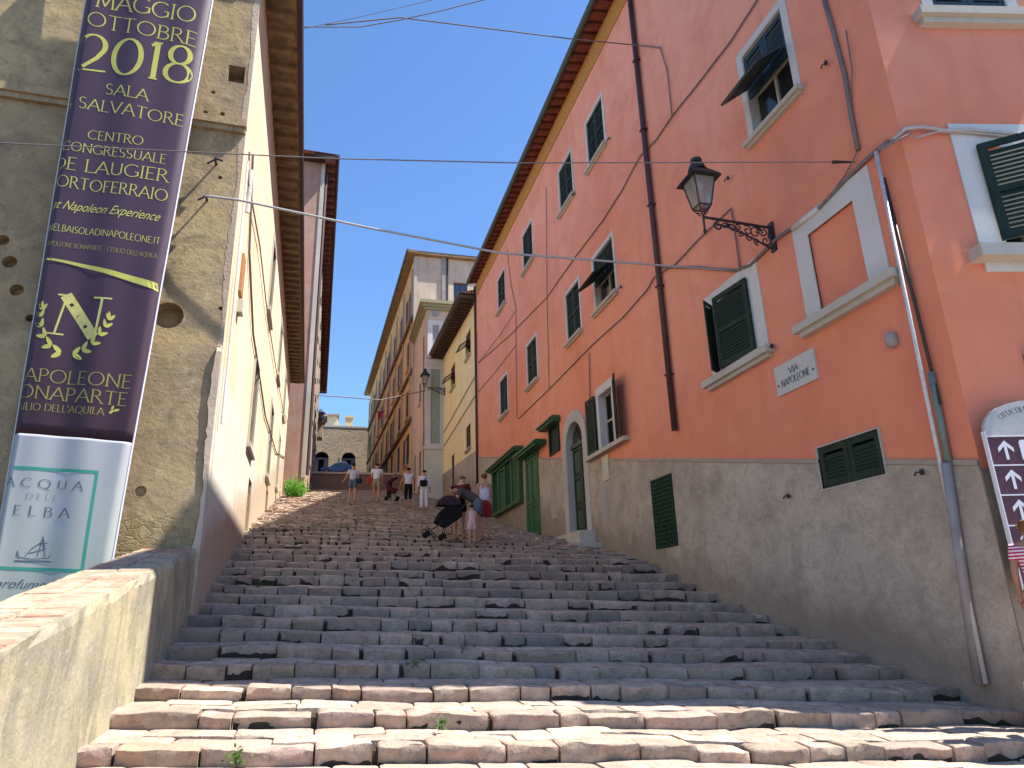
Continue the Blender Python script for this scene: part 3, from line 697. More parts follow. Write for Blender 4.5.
wallcable([(662, 267), (700, 268), (735, 271), (750, 265), (777, 238), (791, 229), (819, 208), (846, 180), (861, 165), (875, 152), (888, 141)], .026, CABLE)
wallcable([(793, 229), (819, 208)], .045, PIPEW)
wallcable([(823, 205), (845, 175), (857, 152)], .008, CABLE)
wallcable([(660, 47), (667, 70), (672, 116)], .012, CABLE)
wallcable([(507, 250), (511, 285), (516, 309), (516, 360), (517, 418)], .012, CABLE)
wallcable([(546, 187), (547, 300), (549, 389)], .011, CABLE)
wallcable([(589, 353), (590, 400)], .013, CABLE)
wallcable([(516, 310), (500, 335), (478, 363)], .010, CABLE); wallcable([(516, 345), (495, 372), (478, 392)], .012, CABLE)
def ffcable(pts, r, mat):
    m = MB(); m.tube([FF.P(*FF.px(x, y, .05), .05) for x, y in pts], r, 6); m.build('wall_cable', mat, pink, smooth=True)
ffcable([(893, 139), (905, 129), (922, 127), (945, 131), (970, 130), (1023, 135), (1090, 137)], .024, CABLEL)
ffcable([(880, 150), (893, 142), (910, 133)], .018, CABLE)
ffcable([(915, 138), (940, 131), (965, 132), (1023, 138)], .012, CABLEL)

# ================================================================= lettering drawn with a broad pen
def arc(cx, cy, rx, ry, a0, a1, n=12):
    return [(cx + rx * math.cos(math.radians(a0 + (a1 - a0) * k / n)), cy + ry * math.sin(math.radians(a0 + (a1 - a0) * k / n))) for k in range(n + 1)]
G = {
 'A': (.78, [[(.02, 0), (.40, 1)], [(.40, 1), (.78, 0)], [(.16, .34), (.64, .34)]]),
 'B': (.60, [[(.1, 0), (.1, 1)], [(.1, 1), (.28, 1)] + arc(.28, .77, .22, .23, 90, -90) + [(.1, .54)], [(.1, .54), (.3, .54)] + arc(.3, .27, .27, .27, 90, -90) + [(.1, 0)]]),
 'C': (.78, [arc(.46, .5, .42, .5, 48, 312, 20)]),
 'D': (.82, [[(.1, 0), (.1, 1)], [(.1, 1), (.3, 1)] + arc(.32, .5, .46, .5, 90, -90, 16) + [(.1, 0)]]),
 'E': (.56, [[(.1, 0), (.1, 1)], [(.1, 1), (.52, 1)], [(.1, .52), (.44, .52)], [(.1, 0), (.54, 0)]]),
 'F': (.54, [[(.1, 0), (.1, 1)], [(.1, 1), (.52, 1)], [(.1, .52), (.44, .52)]]),
 'G': (.84, [arc(.46, .5, .42, .5, 48, 330, 20), [(.80, .40), (.80, .08)], [(.6, .42), (.84, .42)]]),
 'I': (.24, [[(.12, 0), (.12, 1)]]),
 'L': (.54, [[(.1, 0), (.1, 1)], [(.1, 0), (.52, 0)]]),
 'M': (.92, [[(.10, 0), (.14, 1)], [(.14, 1), (.46, .1)], [(.46, .1), (.78, 1)], [(.78, 1), (.84, 0)]]),
 'N': (.82, [[(.1, 0), (.1, 1)], [(.1, 1), (.72, 0)], [(.72, 0), (.72, 1)]]),
 'O': (.94, [arc(.47, .5, .42, .5, 0, 360, 24)]),
 'P': (.58, [[(.1, 0), (.1, 1)], [(.1, 1), (.28, 1)] + arc(.28, .74, .24, .26, 90, -90) + [(.1, .48)]]),
 'Q': (.94, [arc(.47, .5, .42, .5, 0, 360, 24), [(.5, .1), (.9, -.22)]]),
 'R': (.68, [[(.1, 0), (.1, 1)], [(.1, 1), (.28, 1)] + arc(.28, .76, .22, .24, 90, -90) + [(.1, .52)], [(.3, .52), (.66, 0)]]),
 'S': (.56, [arc(.28, .76, .20, .24, 40, 270, 12) + arc(.28, .26, .22, .26, 90, -140, 12)[1:]]),
 'T': (.68, [[(.34, 0), (.34, 1)], [(.02, 1), (.66, 1)]]),
 'U': (.74, [[(.1, 1), (.1, .34)] + arc(.37, .3, .27, .3, 180, 360, 12) + [(.64, 1)]]),
 'V': (.76, [[(.02, 1), (.38, 0)], [(.38, 0), (.74, 1)]]),
 'W': (1.0, [[(.02, 1), (.27, 0)], [(.27, 0), (.5, .8)], [(.5, .8), (.73, 0)], [(.73, 0), (.98, 1)]]),
 'X': (.7, [[(.05, 1), (.65, 0)], [(.05, 0), (.65, 1)]]),
 'Z': (.66, [[(.08, 1), (.6, 1)], [(.6, 1), (.06, 0)], [(.06, 0), (.62, 0)]]),
 '0': (.78, [arc(.39, .5, .33, .5, 0, 360, 24)]), '1': (.38, [[(.22, 0), (.22, 1)], [(.08, .9), (.22, 1)]]),
 '2': (.72, [arc(.33, .72, .28, .28, 165, -25, 14) + [(.45, .38), (.06, 0)], [(.06, .01), (.70, .05)]]),
 '8': (.66, [arc(.33, .755, .23, .245, 0, 360, 20), arc(.33, .26, .29, .26, 0, 360, 20)]),
 "'": (.16, [[(.08, .75), (.08, 1)]]), '.': (.16, [[(.05, 0.0), (.09, 0.06)]]), '-': (.4, [[(.08, .45), (.32, .45)]]), ' ': (.34, []), '*': (.3, [arc(.15, .4, .1, .1, 0, 360, 8)]),
}
def pen(mb, pts, M, lift, thick, thin):
    raw = [Vector((p[0], p[1])) for p in pts]; pts = [raw[0]]
    for a_, b_ in zip(raw, raw[1:]):
        k_ = max(1, int((b_ - a_).length / .12)); pts += [a_.lerp(b_, (q_ + 1) / k_) for q_ in range(k_)]
    n = len(pts); L = []; R = []
    closed = (pts[0] - pts[-1]).length < 1e-4
    for i, p in enumerate(pts):
        if closed: a = pts[i - 1] if i else pts[-2]; b = pts[i + 1] if i < n - 1 else pts[1]
        else: a = pts[max(0, i - 1)]; b = pts[min(n - 1, i + 1)]
        t = (b - a).normalized(); w = .5 * (thin + (thick - thin) * abs(t.y) ** 1.6); nn = Vector((-t.y, t.x))
        L.append(p + nn * w); R.append(p - nn * w)
    mb.add([M(q.x, q.y, lift) for q in L] + [M(q.x, q.y, lift) for q in R], [(i, i + 1, n + i + 1, n + i) for i in range(n - 1)])
def textline(mb, text, fit, place, thick=.12, thin=.05, lift=.0022, serif=True, slant=0.0, track=.06):
    """place(u, v, lift) -> point, u in 0..1 along the line; v in cap heights; fit = length of the line in cap heights"""
    tot = sum(G[c][0] + track for c in text) - track; x = 0; k = fit / tot
    ln = 0
    for c in text:
        w, strokes = G[c]
        def M(u, v, l, x=x): return place((x + u + slant * v) / tot, v, l)
        for st in strokes:
            ln += 1; lf = lift + .00015 * (ln % 7)
            pen(mb, st, M, lf, thick / k * 1.0, thin)
        if serif:
            s = .07 / k * (k if k < 1 else 1)
            ends = {}
            for st in strokes:
                if len(st) == 2 and abs(st[1][1] - st[0][1]) > abs(st[1][0] - st[0][0]):
                    for e in st: ends[e] = ends.get(e, 0) + 1
            for (u, v), cnt in ends.items():
                if cnt == 1 and (v < .01 or v > .99): pen(mb, [(u - .10, v), (u + .10, v)], M, lf + .00008, thin, thin * .9)
        x += w + track

# ================================================================= BANNER
BY = 8.6
def bpt(px, py, lift=0): 
    p = atY(px, py, BY - lift); return p
tlp, trp, blp, brp = atY(78, 0, BY), atY(212, 0, BY), atY(-24, 610, BY), atY(107, 590, BY)
def bsurf(s, t, lift=0):
    l = blp.lerp(tlp, t); r = brp.lerp(trp, t); p = l.lerp(r, s)
    return p + Vector((0, -lift + .03 * math.sin(s * 5.5 + t * 1.5) * (1 - .3 * t) + .011 * math.sin(s * 17 + t * 3.1) * (.4 + .6 * math.sin(t * 5) ** 2) + .006 * math.sin(s * 9 - t * 23) + (.22 * (1 - s / .10) ** 2 if s < .10 else 0) + (.05 * ((s - .92) / .08) ** 2 if s > .92 else 0), 0))
def b_inv(px, py):
    p = atY(px, py, BY); t = 0.5; s = .5
    for _ in range(12):
        l = blp.lerp(tlp, t); r = brp.lerp(trp, t); s = (p.x - l.x) / (r.x - l.x); zb = blp.z + (brp.z - blp.z) * s; zt = tlp.z + (trp.z - tlp.z) * s; t = (p.z - zb) / (zt - zb)
    return s, t
def bmap(px, py, lift): s, t = b_inv(px, py); return bsurf(s, t, lift)
banner = thing('event_banner', 'tall purple and white exhibition banner hanging in front of the old wall', 'banner', tuple(blp))
def bgrid(t0, t1, y0=0, name='cloth', mat=None, thick=.006):
    m = MB(); ns, nt = 120, 60; A = [bsurf(i / ns, t0(i / ns) + (t1(i / ns) - t0(i / ns)) * j / nt) for j in range(nt + 1) for i in range(ns + 1)]
    m.add(A, [(j * (ns + 1) + i, j * (ns + 1) + i + 1, (j + 1) * (ns + 1) + i + 1, (j + 1) * (ns + 1) + i) for j in range(nt) for i in range(ns)])
    o = m.build(name, mat, banner, smooth=True, recalc=False); sd = o.modifiers.new('s', 'SOLIDIFY'); sd.thickness = thick; sd.offset = -1; return o
def bannercloth(name, c1, c2, zlo, zhi):
    t = NT(name, .5, .35); z = t.sepz()[2]
    f = t.ramp(t.math('DIVIDE', t.math('SUBTRACT', z, zlo), zhi - zlo), [(0., 0.), (1., 1.)])
    t.color(t.mix(f, c1, c2)); t.b.inputs['Sheen Weight'].default_value = .1
    tr = t.n('ShaderNodeBsdfTranslucent'); tr.inputs[0].default_value = (*mul(c2, 1.2), 1)
    mx = t.n('ShaderNodeMixShader'); mx.inputs[0].default_value = .25; t.l(t.b.outputs[0], mx.inputs[1]); t.l(tr.outputs[0], mx.inputs[2])
    t.l(mx.outputs[0], t.t.nodes['Material Output'].inputs['Surface']); return t.m
tsl, tsr = b_inv(8, 431)[1], b_inv(134, 443)[1]
tsplit = lambda q: tsl + (tsr - tsl) * q
tag(bgrid(tsplit, lambda q: 1.22, name='purple_cloth', mat=bannercloth('purple_print', (.060, .022, .028), (.078, .042, .076), 3.2, 7.5)), 'deep purple upper part of the banner')
tag(bgrid(lambda q: 0, tsplit, name='white_cloth', mat=bannercloth('white_print', (.50, .53, .44), (.50, .50, .54), 2.0, 4.5)), 'white lower part of the banner')
m = MB()
for s_ in (0.004, .996):
    m.tube([bsurf(s_, .98 * t / 20 * 1.24 + .0, .003) for t in range(21)], .012, 6)
m.build('hem', flat('banner_hem', (.62, .60, .66), .5, .3, .05), banner)
m = MB(); m.tube([bsurf(-.06, 1.22), bsurf(1.06, 1.22)], .05, 10); q = bsurf(.5, 1.22); m.build('top_bar', IRON, banner)
m = MB()
for s_ in (.1, .9): q = bsurf(s_, 1.22); m.tube([q, (q.x, 9.0, q.z + .25)], .02, 6)
m.build('wall_bracket', IRON, banner)
GOLD = flat('gold_print', (.50, .47, .10), .5, .3, .15, 3, 0); GREYT = flat('slate_print', (.10, .13, .16), .6, .2, .1, 3, 0); TEAL = flat('teal_print', (.05, .30, .22), .5, .3, .1, 3, 0); GREENG = flat('dull_gold_print', (.30, .27, .07), .5, .3, .15, 3, 0)
def pxline(mb, text, pa, pb, h, **kw):
    pa, pb = Vector(pa), Vector(pb); L = (pb - pa).length; up = Vector((.17, -.985)).normalized()
    def place(u, v, l):
        q = pa + (pb - pa) * u + up * h * v; return bmap(q.x, q.y, l)
    textline(mb, text, L / h, place, **kw)
g1 = MB()
pxline(g1, 'MAGGIO', (95, 6), (195, 24), 15)
pxline(g1, 'OTTOBRE', (86, 24), (196, 47), 13.5)
pxline(g1, '2018', (75, 68), (190, 85), 36, thick=.15, thin=.045)
pxline(g1, 'SALA', (104, 93), (148, 102), 10.5)
pxline(g1, 'S SALVATORE', (61, 103), (183, 127), 11)
pxline(g1, 'CENTRO', (87, 138), (143, 146), 8.5)
pxline(g1, 'CONGRESSUALE', (60, 148), (166, 165), 9)
pxline(g1, 'DE LAUGIER', (50, 166), (168, 183), 12)
pxline(g1, 'PORTOFERRAIO', (46, 183), (167, 202), 11)
pxline(g1, 'NELBAISOLADINAPOLEONE.IT', (46, 228), (160, 245), 6.5, thick=.11, thin=.07, serif=False)
g1.build('lettering', GOLD, banner, recalc=False)
g2 = MB()
pxline(g2, 'NAPOLEONE BONAPARTE - L\'ESILIO DELL\'AQUILA', (42, 243), (157, 259), 4.6, thick=.10, thin=.06, serif=False)
pxline(g2, 'NAPOLEONE', (6, 378), (131, 389), 13)
pxline(g2, 'BONAPARTE', (3, 394.5), (127, 406.5), 13)
pxline(g2, "L'ESILIO DELL'AQUILA", (4, 407), (104, 415.5), 7, thick=.13)
g2.build('lettering', GREENG, banner, recalc=False)
# script line, freehand
def vfont(text, pa, pb, h, mat, shear, name, parent, fmap):
    cu = bpy.data.curves.new('t', 'FONT'); cu.body = text; cu.shear = shear; cu.size = 1; ob = bpy.data.objects.new('t', cu); COL.objects.link(ob)
    bpy.context.view_layer.update(); me = bpy.data.meshes.new_from_object(ob.evaluated_get(bpy.context.evaluated_depsgraph_get()))
    xs = [v.co.x for v in me.vertices]; x0, x1 = min(xs), max(xs); pa, pb = Vector(pa), Vector(pb); up = Vector((.17, -.985)).normalized(); m = MB()
    m.add([fmap(*(pa + (pb - pa) * ((v.co.x - x0) / (x1 - x0)) + up * h * v.co.y / .7), .0025) for v in me.vertices], [list(p.vertices) for p in me.polygons])
    bpy.data.objects.remove(ob); bpy.data.curves.remove(cu); bpy.data.meshes.remove(me)
    return m.build(name, mat, parent, recalc=False)
vfont('at Napoleon Experience', (50, 206), (160, 222), 9.0, GOLD, .6, 'script_lettering', banner, bmap)
vfont("profumo dell'isola", (-8, 587), (100, 591), 9.0, GREYT, .35, 'script_lettering', banner, bmap)
# swoosh, monogram, laurel
m = MB(); A = []; B = []
for k in range(25):
    u = k / 24; x = 41 + 117 * u; y = 256 + 28 * (u ** 1.25); w = 1.6 + 6.2 * u
    A.append(bmap(x, y, .006)); B.append(bmap(x + .4, y + w, .006))
m.add(A + B, [(k, k + 1, 26 + k, 25 + k) for k in range(24)]); m.build('swoosh', GOLD, banner, recalc=False)
m = MB()
def mono(u, v, l): 
    x = 54 + 49 * u + 10 * (v - .5); y = 333.5 - 40 * v + 5 * u; return bmap(x, y, l)
pen(m, [(.09, .04), (.17, .97)], mono, .0022, .045, .045)
pen(m, [(.14, .99), (.90, .01)], mono, .0016, .26, .2); pen(m, [(.93, .0), (.90, .97)], mono, .002, .055, .05)
for a, b in (((-.1, .02), (.28, .02)), ((-.02, .985), (.24, .985)), ((.72, .985), (1.1, .985))): pen(m, [a, b], mono, .0024, .04, .04)
m.build('monogram', flat('monogram_gold', (.55, .50, .16), .5, .3, .2), banner, recalc=False)
m = MB()
for u, v in ((.3, .77), (.5, .5), (.68, .27)): pen(m, [(u - .03, v + .02), (u + .03, v - .03)], mono, .003, .07, .07)
m.build('monogram_dots', flat('monogram_dark', (.04, .02, .04), .6, .2), banner, recalc=False)
m = MB()
def lf(cx, cy, ang, ln, w, lift):
    c, s_ = math.cos(ang), math.sin(ang); pts = []
    for k in range(12):
        a = 2 * math.pi * k / 12; x = math.cos(a) * ln * .5; y = math.sin(a) * w * .5 * (1 - .3 * math.cos(a)); pts.append(bmap(cx + x * c - y * s_, cy + x * s_ + y * c, lift))
    m.add(pts, [list(range(12))])
def laurel(pts, sgn, L0, L1):
    n = len(pts)
    for k, (x, y, a) in enumerate(pts):
        L = L0 + (L1 - L0) * k / n
        for sd in (-1, 1):
            aa = math.radians(a) + sd * .62; lf(x + math.cos(aa) * L * .5, y + math.sin(aa) * L * .5, aa, L, L * .42, .0022 + .0002 * (sd + 1) + .0001 * k)
    lf(pts[-1][0], pts[-1][1] - L1 * .8, math.radians(-92), L1, L1 * .4, .0012)
laurel([(60, 352, 190), (51, 345, 205), (45, 336, 222), (41, 326, 245), (40, 316, 262), (42, 309, 275)], -1, 11, 7)
laurel([(72, 354, -8), (82, 350, -22), (92, 344, -35), (100, 336, -50), (106, 328, -62), (110, 321, -75)], 1, 11, 7)
lf(112, 412, -.5, 6, 2.6, .0012); lf(117, 410.5, -.2, 6, 2.6, .0016); lf(113, 408, -1.0, 5, 2.2, .002)
m.build('laurel', GOLD, banner, recalc=False)
g3 = MB()
pxline(g3, 'ACQUA', (3, 485), (83, 491), 9, thick=.15, track=.5); pxline(g3, 'ELBA', (12, 514), (69, 518), 9.5, thick=.15, track=.5)
g3.build('lettering', GREYT, banner, recalc=False)
g3 = MB(); pxline(g3, 'DELL', (25, 498), (57, 500.5), 5.5, thick=.16, track=.35); g3.build('lettering', flat('mid_grey_print', (.26, .29, .30), .6, .2, .1, 3, 0), banner, recalc=False)
def bstroke(mb, pts, w, lift=.0022):
    pts = [Vector(p) for p in pts]
    for i in range(len(pts) - 1):
        a, b = pts[i], pts[i + 1]; n = max(1, int((b - a).length / 6)); d = (b - a).normalized(); nn = Vector((-d.y, d.x)) * w * .5; V = []
        for j in range(n + 1):
            q = a.lerp(b, j / n); V += [bmap(q.x + nn.x, q.y + nn.y, lift + i * .0001), bmap(q.x - nn.x, q.y - nn.y, lift + i * .0001)]
        mb.add(V, [(2 * j, 2 * j + 1, 2 * j + 3, 2 * j + 2) for j in range(n)])
m = MB(); bstroke(m, [(-6, 465.5), (98, 472.5)], 3.2); bstroke(m, [(98, 471), (83, 570)], 3.2, .0016); bstroke(m, [(-6, 567.5), (84, 571)], 3.2, .002); m.build('green_border', TEAL, banner, recalc=False)
m = MB(); bstroke(m, [(13, 560.5), (51, 562)], 1.4)
for pts in ([(16, 551), (18, 557), (30, 559), (48, 558), (50, 555)], [(24, 556), (30, 549), (43, 540), (44, 557)], [(36, 556), (42, 538)], [(42, 536), (43, 549)], [(38, 544), (47, 543)], [(18, 558), (15, 556), (17, 550)], [(28, 553), (46, 548)]): bstroke(m, pts, .9, .0018)
m.build('boat_drawing', GREYT, banner, recalc=False)

# ================================================================= LEFT HOUSE (old plaster)
oldh = thing('old_plaster_house', 'tall weathered ochre plaster house at the left of the steps', 'house', (-1.5, 9.1, -1.4))
m = MB(); fx = lambda y: -1.5 - .025 * (y - 9.1)
m.body([(-1.5, 9.1), (-12, 8.7), (-12, 30.5), (fx(30.5), 30.5)], -1.45, [9.85] * 4)
body = m.build('end_wall', OLD, oldh)
cut = MB()
def hole(mb, a, z, r, d=.25, n=14):
    mb.prism([LF.P(a + r * math.cos(2 * math.pi * k / n), z + r * math.sin(2 * math.pi * k / n), -d) for k in range(n)], LF.n * (d + .5))
hole(cut, .67, 3.74, .185)
LF.box(cut, .08, .31, 7.56, 7.86, -.3, .5)
carve(body, cut)
# protruding lower storey
m = MB(); m.prism([LF.P(0, -1.45, .07), LF.P(9, -1.45, .07), LF.P(9, 3.40, .03), LF.P(0, 3.36, .03)], -LF.n * .2)
m.v = [v for v in m.v]
lowp = m.build('lower_wall', OLD, oldh); cut = MB()
for a, z, r in ((.70, 1.44, .065),): hole(cut, a, z, r, .3)
carve(lowp, cut)
m = MB()
for a, z, r in ((2.66, 4.57, .08), (2.53, 4.28, .09), (2.36, 3.91, .07), (2.5, 3.6, .05)):
    pass
cut = MB()
for a, z, r in ((2.66, 4.57, .075), (2.54, 4.28, .085), (2.40, 3.91, .08), (2.2, 3.55, .05), (.05, 3.9, .03), (.55, 6.95, .035), (.32, 6.97, .035), (.72, 7.3, .03), (.48, 7.32, .03), (.25, 5.9, .03), (.9, 6.2, .03)): hole(cut, a, z, r, .15, 10)
carve(body, cut)
m = MB(); P = []; z = -.6; k = 0
while z < 9.7:
    d = .073 if z < 3.33 else .004; w = .03 + .02 * math.sin(z * 3) + random.uniform(0, .03)
    P += [tuple(LF.P(-.022, z, d - .05)), tuple(LF.P(-.022, z, d)), tuple(LF.P(w, z, d)), tuple(LF.P(w, z, d - .05))]; z += random.uniform(.05, .14); k += 1
m.add(P, [(4 * i + j, 4 * i + (j + 1) % 4, 4 * i + 4 + (j + 1) % 4, 4 * i + 4 + j) for i in range(k - 1) for j in range(4)] + [(3, 2, 1, 0), (4 * k - 4, 4 * k - 3, 4 * k - 2, 4 * k - 1)])
tag(m.build('chipped_corner', plaster('chipped_corner_plaster', (.56, .45, .34), (.42, .30, .21), (.2, .14, .1), .6, .4, .8, 14), oldh), 'pale chipped plaster along the corner of the house')
m = MB(); LF.box(m, -.03, 9.5, 6.74, 6.86, -.02, .10); LF.box(m, -.02, 9.5, 6.66, 6.74, -.02, .06); m.build('string_course', OLD, oldh)
# cream street front as its own skin with deep window openings
m = MB(); m.prism([LS.P(a, -1.44, d) for a, d in ((.006, .02), (21.4, .02), (21.4, -.33), (.45, -.33), (.45, -.03), (.006, -.03))], (0, 0, 11.27))
side = m.build('street_wall', CREAMW, oldh); cut = MB()
lw = [(4.5, 5.5, 3.1, 4.9), (10.3, 11.5, 3.6, 5.6), (15.6, 16.6, 4.2, 6.0), (6.3, 7.3, 6.7, 8.5), (11.6, 12.6, 6.9, 8.6), (16.6, 17.6, 7.0, 8.6)]
ld = [(5.55, 6.35, .6, 2.65), (11.2, 12.2, 1.6, 4.0 - .6), (16.2, 17.0, 2.9, 4.0)]
for q in lw: LS.box(cut, *q, -.2, .5)
for q in ld: LS.box(cut, *q, -.2, .5)
cb = MB(); carve(side, cut)
cut2 = MB()
for q in lw + ld: LS.box(cut2, q[0] + .001, q[1] - .001, q[2] + .001, q[3] - .001, -.22, .5)
carve(body, cut2)
for q in lw:
    g = MB(); LS.box(g, q[0], q[1], q[2], q[3], -.19, -.17); wo = g.build('window', GLASS, oldh)
    g = MB(); LS.ring(g, q[0] + .05, q[1] - .05, q[2] + .05, q[3] - .05, .05, -.17, -.13); LS.box(g, (q[0] + q[1]) / 2 - .03, (q[0] + q[1]) / 2 + .03, q[2] + .05, q[3] - .05, -.17, -.135); g.build('frame', SILLM, wo)
    g = MB(); LS.ring(g, q[0], q[1], q[2], q[3], .12, -.02, .05, bottom=False); g.build('surround', SILLM, wo)
    g = MB(); LS.box(g, q[0] - .15, q[1] + .15, q[2] - .09, q[2], -.02, .10); g.build('sill', SILLM, wo)
for k, q in enumerate(ld):
    g = MB(); LS.box(g, q[0], q[1], q[2], q[3], -.19, -.13); do = g.build('door', flat('grey_blue_door%d' % k, (.22, .25, .30), .6, .3), oldh)
    g = MB(); LS.ring(g, q[0] + .06, q[1] - .06, q[2] + .1, q[3] - .06, .05, -.13, -.10); g.build('door_frame', SILLM, do)
g = MB(); LS.box(g, .95, 1.25, 4.62, 5.25, .02, .06); g.build('wooden_board', flat('orange_brown_board', (.42, .20, .09), .7, .3), oldh)
g = MB(); LS.box(g, 1.0, 1.2, 4.3, 4.5, .02, .10); g.build('meter_box', SILLM, oldh)
# eaves
m = MB(); m.obox(LS.P(-.12, 9.84, -.1), LS.u * 21.8, LS.n * .62, (0, 0, .10)); e1 = m.build('eaves', WOODR, oldh)
a = -.1
while a < 21.5: m = MB(); LS.box(m, a, a + .12, 9.74, 9.84, .02, .48); m.build('rafter', WOODR, e1); a += .42
m = MB(); m.tube([LS.P(-.12, 9.9, .56), LS.P(21.7, 9.9, .56)], .07, 8); m.build('gutter', PIPEB, oldh)
m = MB(); m.obox(LF.P(-.1, 9.84, -.1), LF.u * 11, LF.n * .26, (0, 0, .10)); m.build('eaves', WOODR, oldh)
m = MB(); m.add([(-.95, 8.95, 9.96), (-12.5, 8.6, 9.96), (-12.5, 31, 9.96), (-1.6, 31, 9.96), (-6.5, 13, 11.6), (-6.7, 27, 11.6)], [(0, 1, 4), (1, 2, 5, 4), (2, 3, 5), (3, 0, 4, 5), (0, 3, 2, 1)]); m.build('roof', TILE, oldh)
# cables down the street front
m = MB(); pts = [LS.P(a, z, .06) for a, z in ((.3, 6.6), (.45, 6.2), (1.2, 6.3), (3, 6.5), (6, 6.4), (10, 6.6), (16, 7.0), (21, 7.8))]; m.tube(pts, .014, 6); m.build('wall_cable', CABLE, oldh)
m = MB(); m.tube([LS.P(.18, 6.35, .07), LS.P(.2, 5.9, .07), LS.P(.22, 5.2, .07), LS.P(.3, 3.5, .07), LS.P(.32, 2.4, .07)], .02, 6); m.tube([LS.P(.62, 6.5, .07), LS.P(.7, 5.8, .07)], .035, 8); m.build('wall_conduit', PIPEW, oldh)
m = MB(); m.tube([LS.P(.8, 6.9, .05), LS.P(1.6, 5.6, .05), LS.P(3.4, 4.9, .05), LS.P(8, 4.6, .05), LS.P(14, 5.0, .05), LS.P(21, 6.3, .05)], .019, 6); m.build('wall_cable', CABLE, oldh)
for a, z in ((.32, 6.1), (.38, 5.5)):
    g = MB(); p = LF.P(a, z, .0); g.tube([p, p + LF.n * .15, p + LF.n * .15 + Vector((.1, 0, -.03))], .018, 6); g.tube([p + LF.n * .12, p + LF.n * .12 + Vector((-.1, 0, -.08))], .014, 6); g.build('iron_anchor', IRON, oldh)

# parapet at the foot of the left house
par = thing('parapet_wall', 'low rendered parapet with worn brick top beside the banner', 'wall', (-1.8, 4, -1.4))
m = MB(); nn = 44; P = []; zt = lambda y: -.13 + .183 * (y - 4.04)
for k in range(nn + 1):
    y = .2 + (9.02 - .2) * k / nn; j = lambda s_: random.uniform(-s_, s_)
    P += [(-1.5 + j(.006), y, -1.45), (-1.5 + j(.012), y, zt(y) * .5 - .7), (-1.5 + j(.014), y, zt(y) - .07 + j(.01)), (-1.52 + j(.02), y, zt(y) - .012 + j(.014)), (-2.13, y, zt(y) - .02 + j(.01)), (-2.15, y, zt(y) - .1), (-2.15, y, -1.45)]
m.add(P, [(7 * k + i, 7 * k + (i + 1) % 7, 7 * (k + 1) + (i + 1) % 7, 7 * (k + 1) + i) for k in range(nn) for i in range(7)] + [[6, 5, 4, 3, 2, 1, 0], [7 * nn + i for i in range(7)]])
m.build('rendered_wall', PARA, par)
m = MB(); y = .3; 
while y < 8.95:
    for r in range(2):
        w = random.uniform(.26, .33); x0 = -2.10 + r * .29 + random.uniform(-.01, .01)
        if random.random() < .10: continue
        z = lambda yy: zt(yy) - .02
        hgt = random.uniform(.008, .022)
        q = [(x0, y + .006, z(y)), (x0 + .275, y + random.uniform(0, .012), z(y)), (x0 + .275, y + .125, z(y + .125)), (x0, y + .13, z(y + .13))]
        b_ = .012
        t_ = [(q[0][0] + b_, q[0][1] + b_, q[0][2] + hgt), (q[1][0] - b_, q[1][1] + b_, q[1][2] + hgt), (q[2][0] - b_, q[2][1] - b_, q[2][2] + hgt), (q[3][0] + b_, q[3][1] - b_, q[3][2] + hgt)]
        m.hexa([(v[0], v[1], v[2] - .03) for v in q] + t_)
    y += .145
m.build('brick_coping', BRICKC, par)

# ================================================================= SECOND LEFT HOUSE, far
h2 = thing('far_left_house', 'tall terracotta tinted house with deep dark eaves beyond the old plaster house', 'house', (-1.3, 32, 3))
m = MB(); m.body([(-1.22, 32), (-9, 31.6), (-9, 72), (-1.75, 72)], 3.0, [22.3] * 4); w2 = m.build('wall', RUST, h2)
F2 = Fr((-1.22, 32), (-.013, 1), (1, .013)); F2f = Fr((-1.22, 32), (-1, -.05), (.05, -1)); cut = MB(); ww = []
for r in range(5):
    for k in range(8): ww.append((F2, 2 + k * 4.6, 3.1 + k * 4.6, 8.5 + r * 2.8 + .1 * k, 10.0 + r * 2.8 + .1 * k))
for q in ww: F2.box(cut, q[1], q[2], q[3], q[4], -.2, .5)
carve(w2, cut)
for q in ww:
    g = MB(); F2.box(g, q[1], q[2], q[3], q[4], -.15, -.08); wo = g.build('window', BROWNSH, h2)
    g = MB(); F2.ring(g, q[1], q[2], q[3], q[4], .12, -.02, .06); g.build('frame', SILLM, wo)
m = MB(); F2.box(m, -.05, .3, 5.8, 22.3, -.14, .05); m.build('quoins', SILLM, h2)
m = MB(); F2.box(m, -.6, 41, 22.3, 22.5, -.5, .62); F2f.box(m, -.6, 8, 22.32, 22.52, -.3, .3); e2 = m.build('eaves', flat('dark_eaves', (.06, .035, .032), .8, .2), h2)
a = -.5
while a < 40: m = MB(); F2.box(m, a, a + .2, 22.1, 22.3, .02, .55); m.build('rafter', SOFD, e2); a += .7
m = MB(); m.tube([F2.P(-.7, 22.42, .66), F2.P(41, 22.42, .66)], .09, 8); m.build('gutter', PIPEB, h2)
m = MB(); m.tube([F2.P(.5, 22.2, .12), F2.P(.5, 6, .12)], .08, 8); m.build('downpipe', PIPEB, h2)
m = MB(); m.add([(-.5, 31.4, 22.55), (-9.5, 31, 22.55), (-9.5, 73, 22.55), (-1.2, 73, 22.55), (-5, 36, 24), (-5.4, 68, 24)], [(0, 1, 4), (1, 2, 5, 4), (2, 3, 5), (3, 0, 4, 5), (0, 3, 2, 1)]); m.build('roof', TILE, h2)

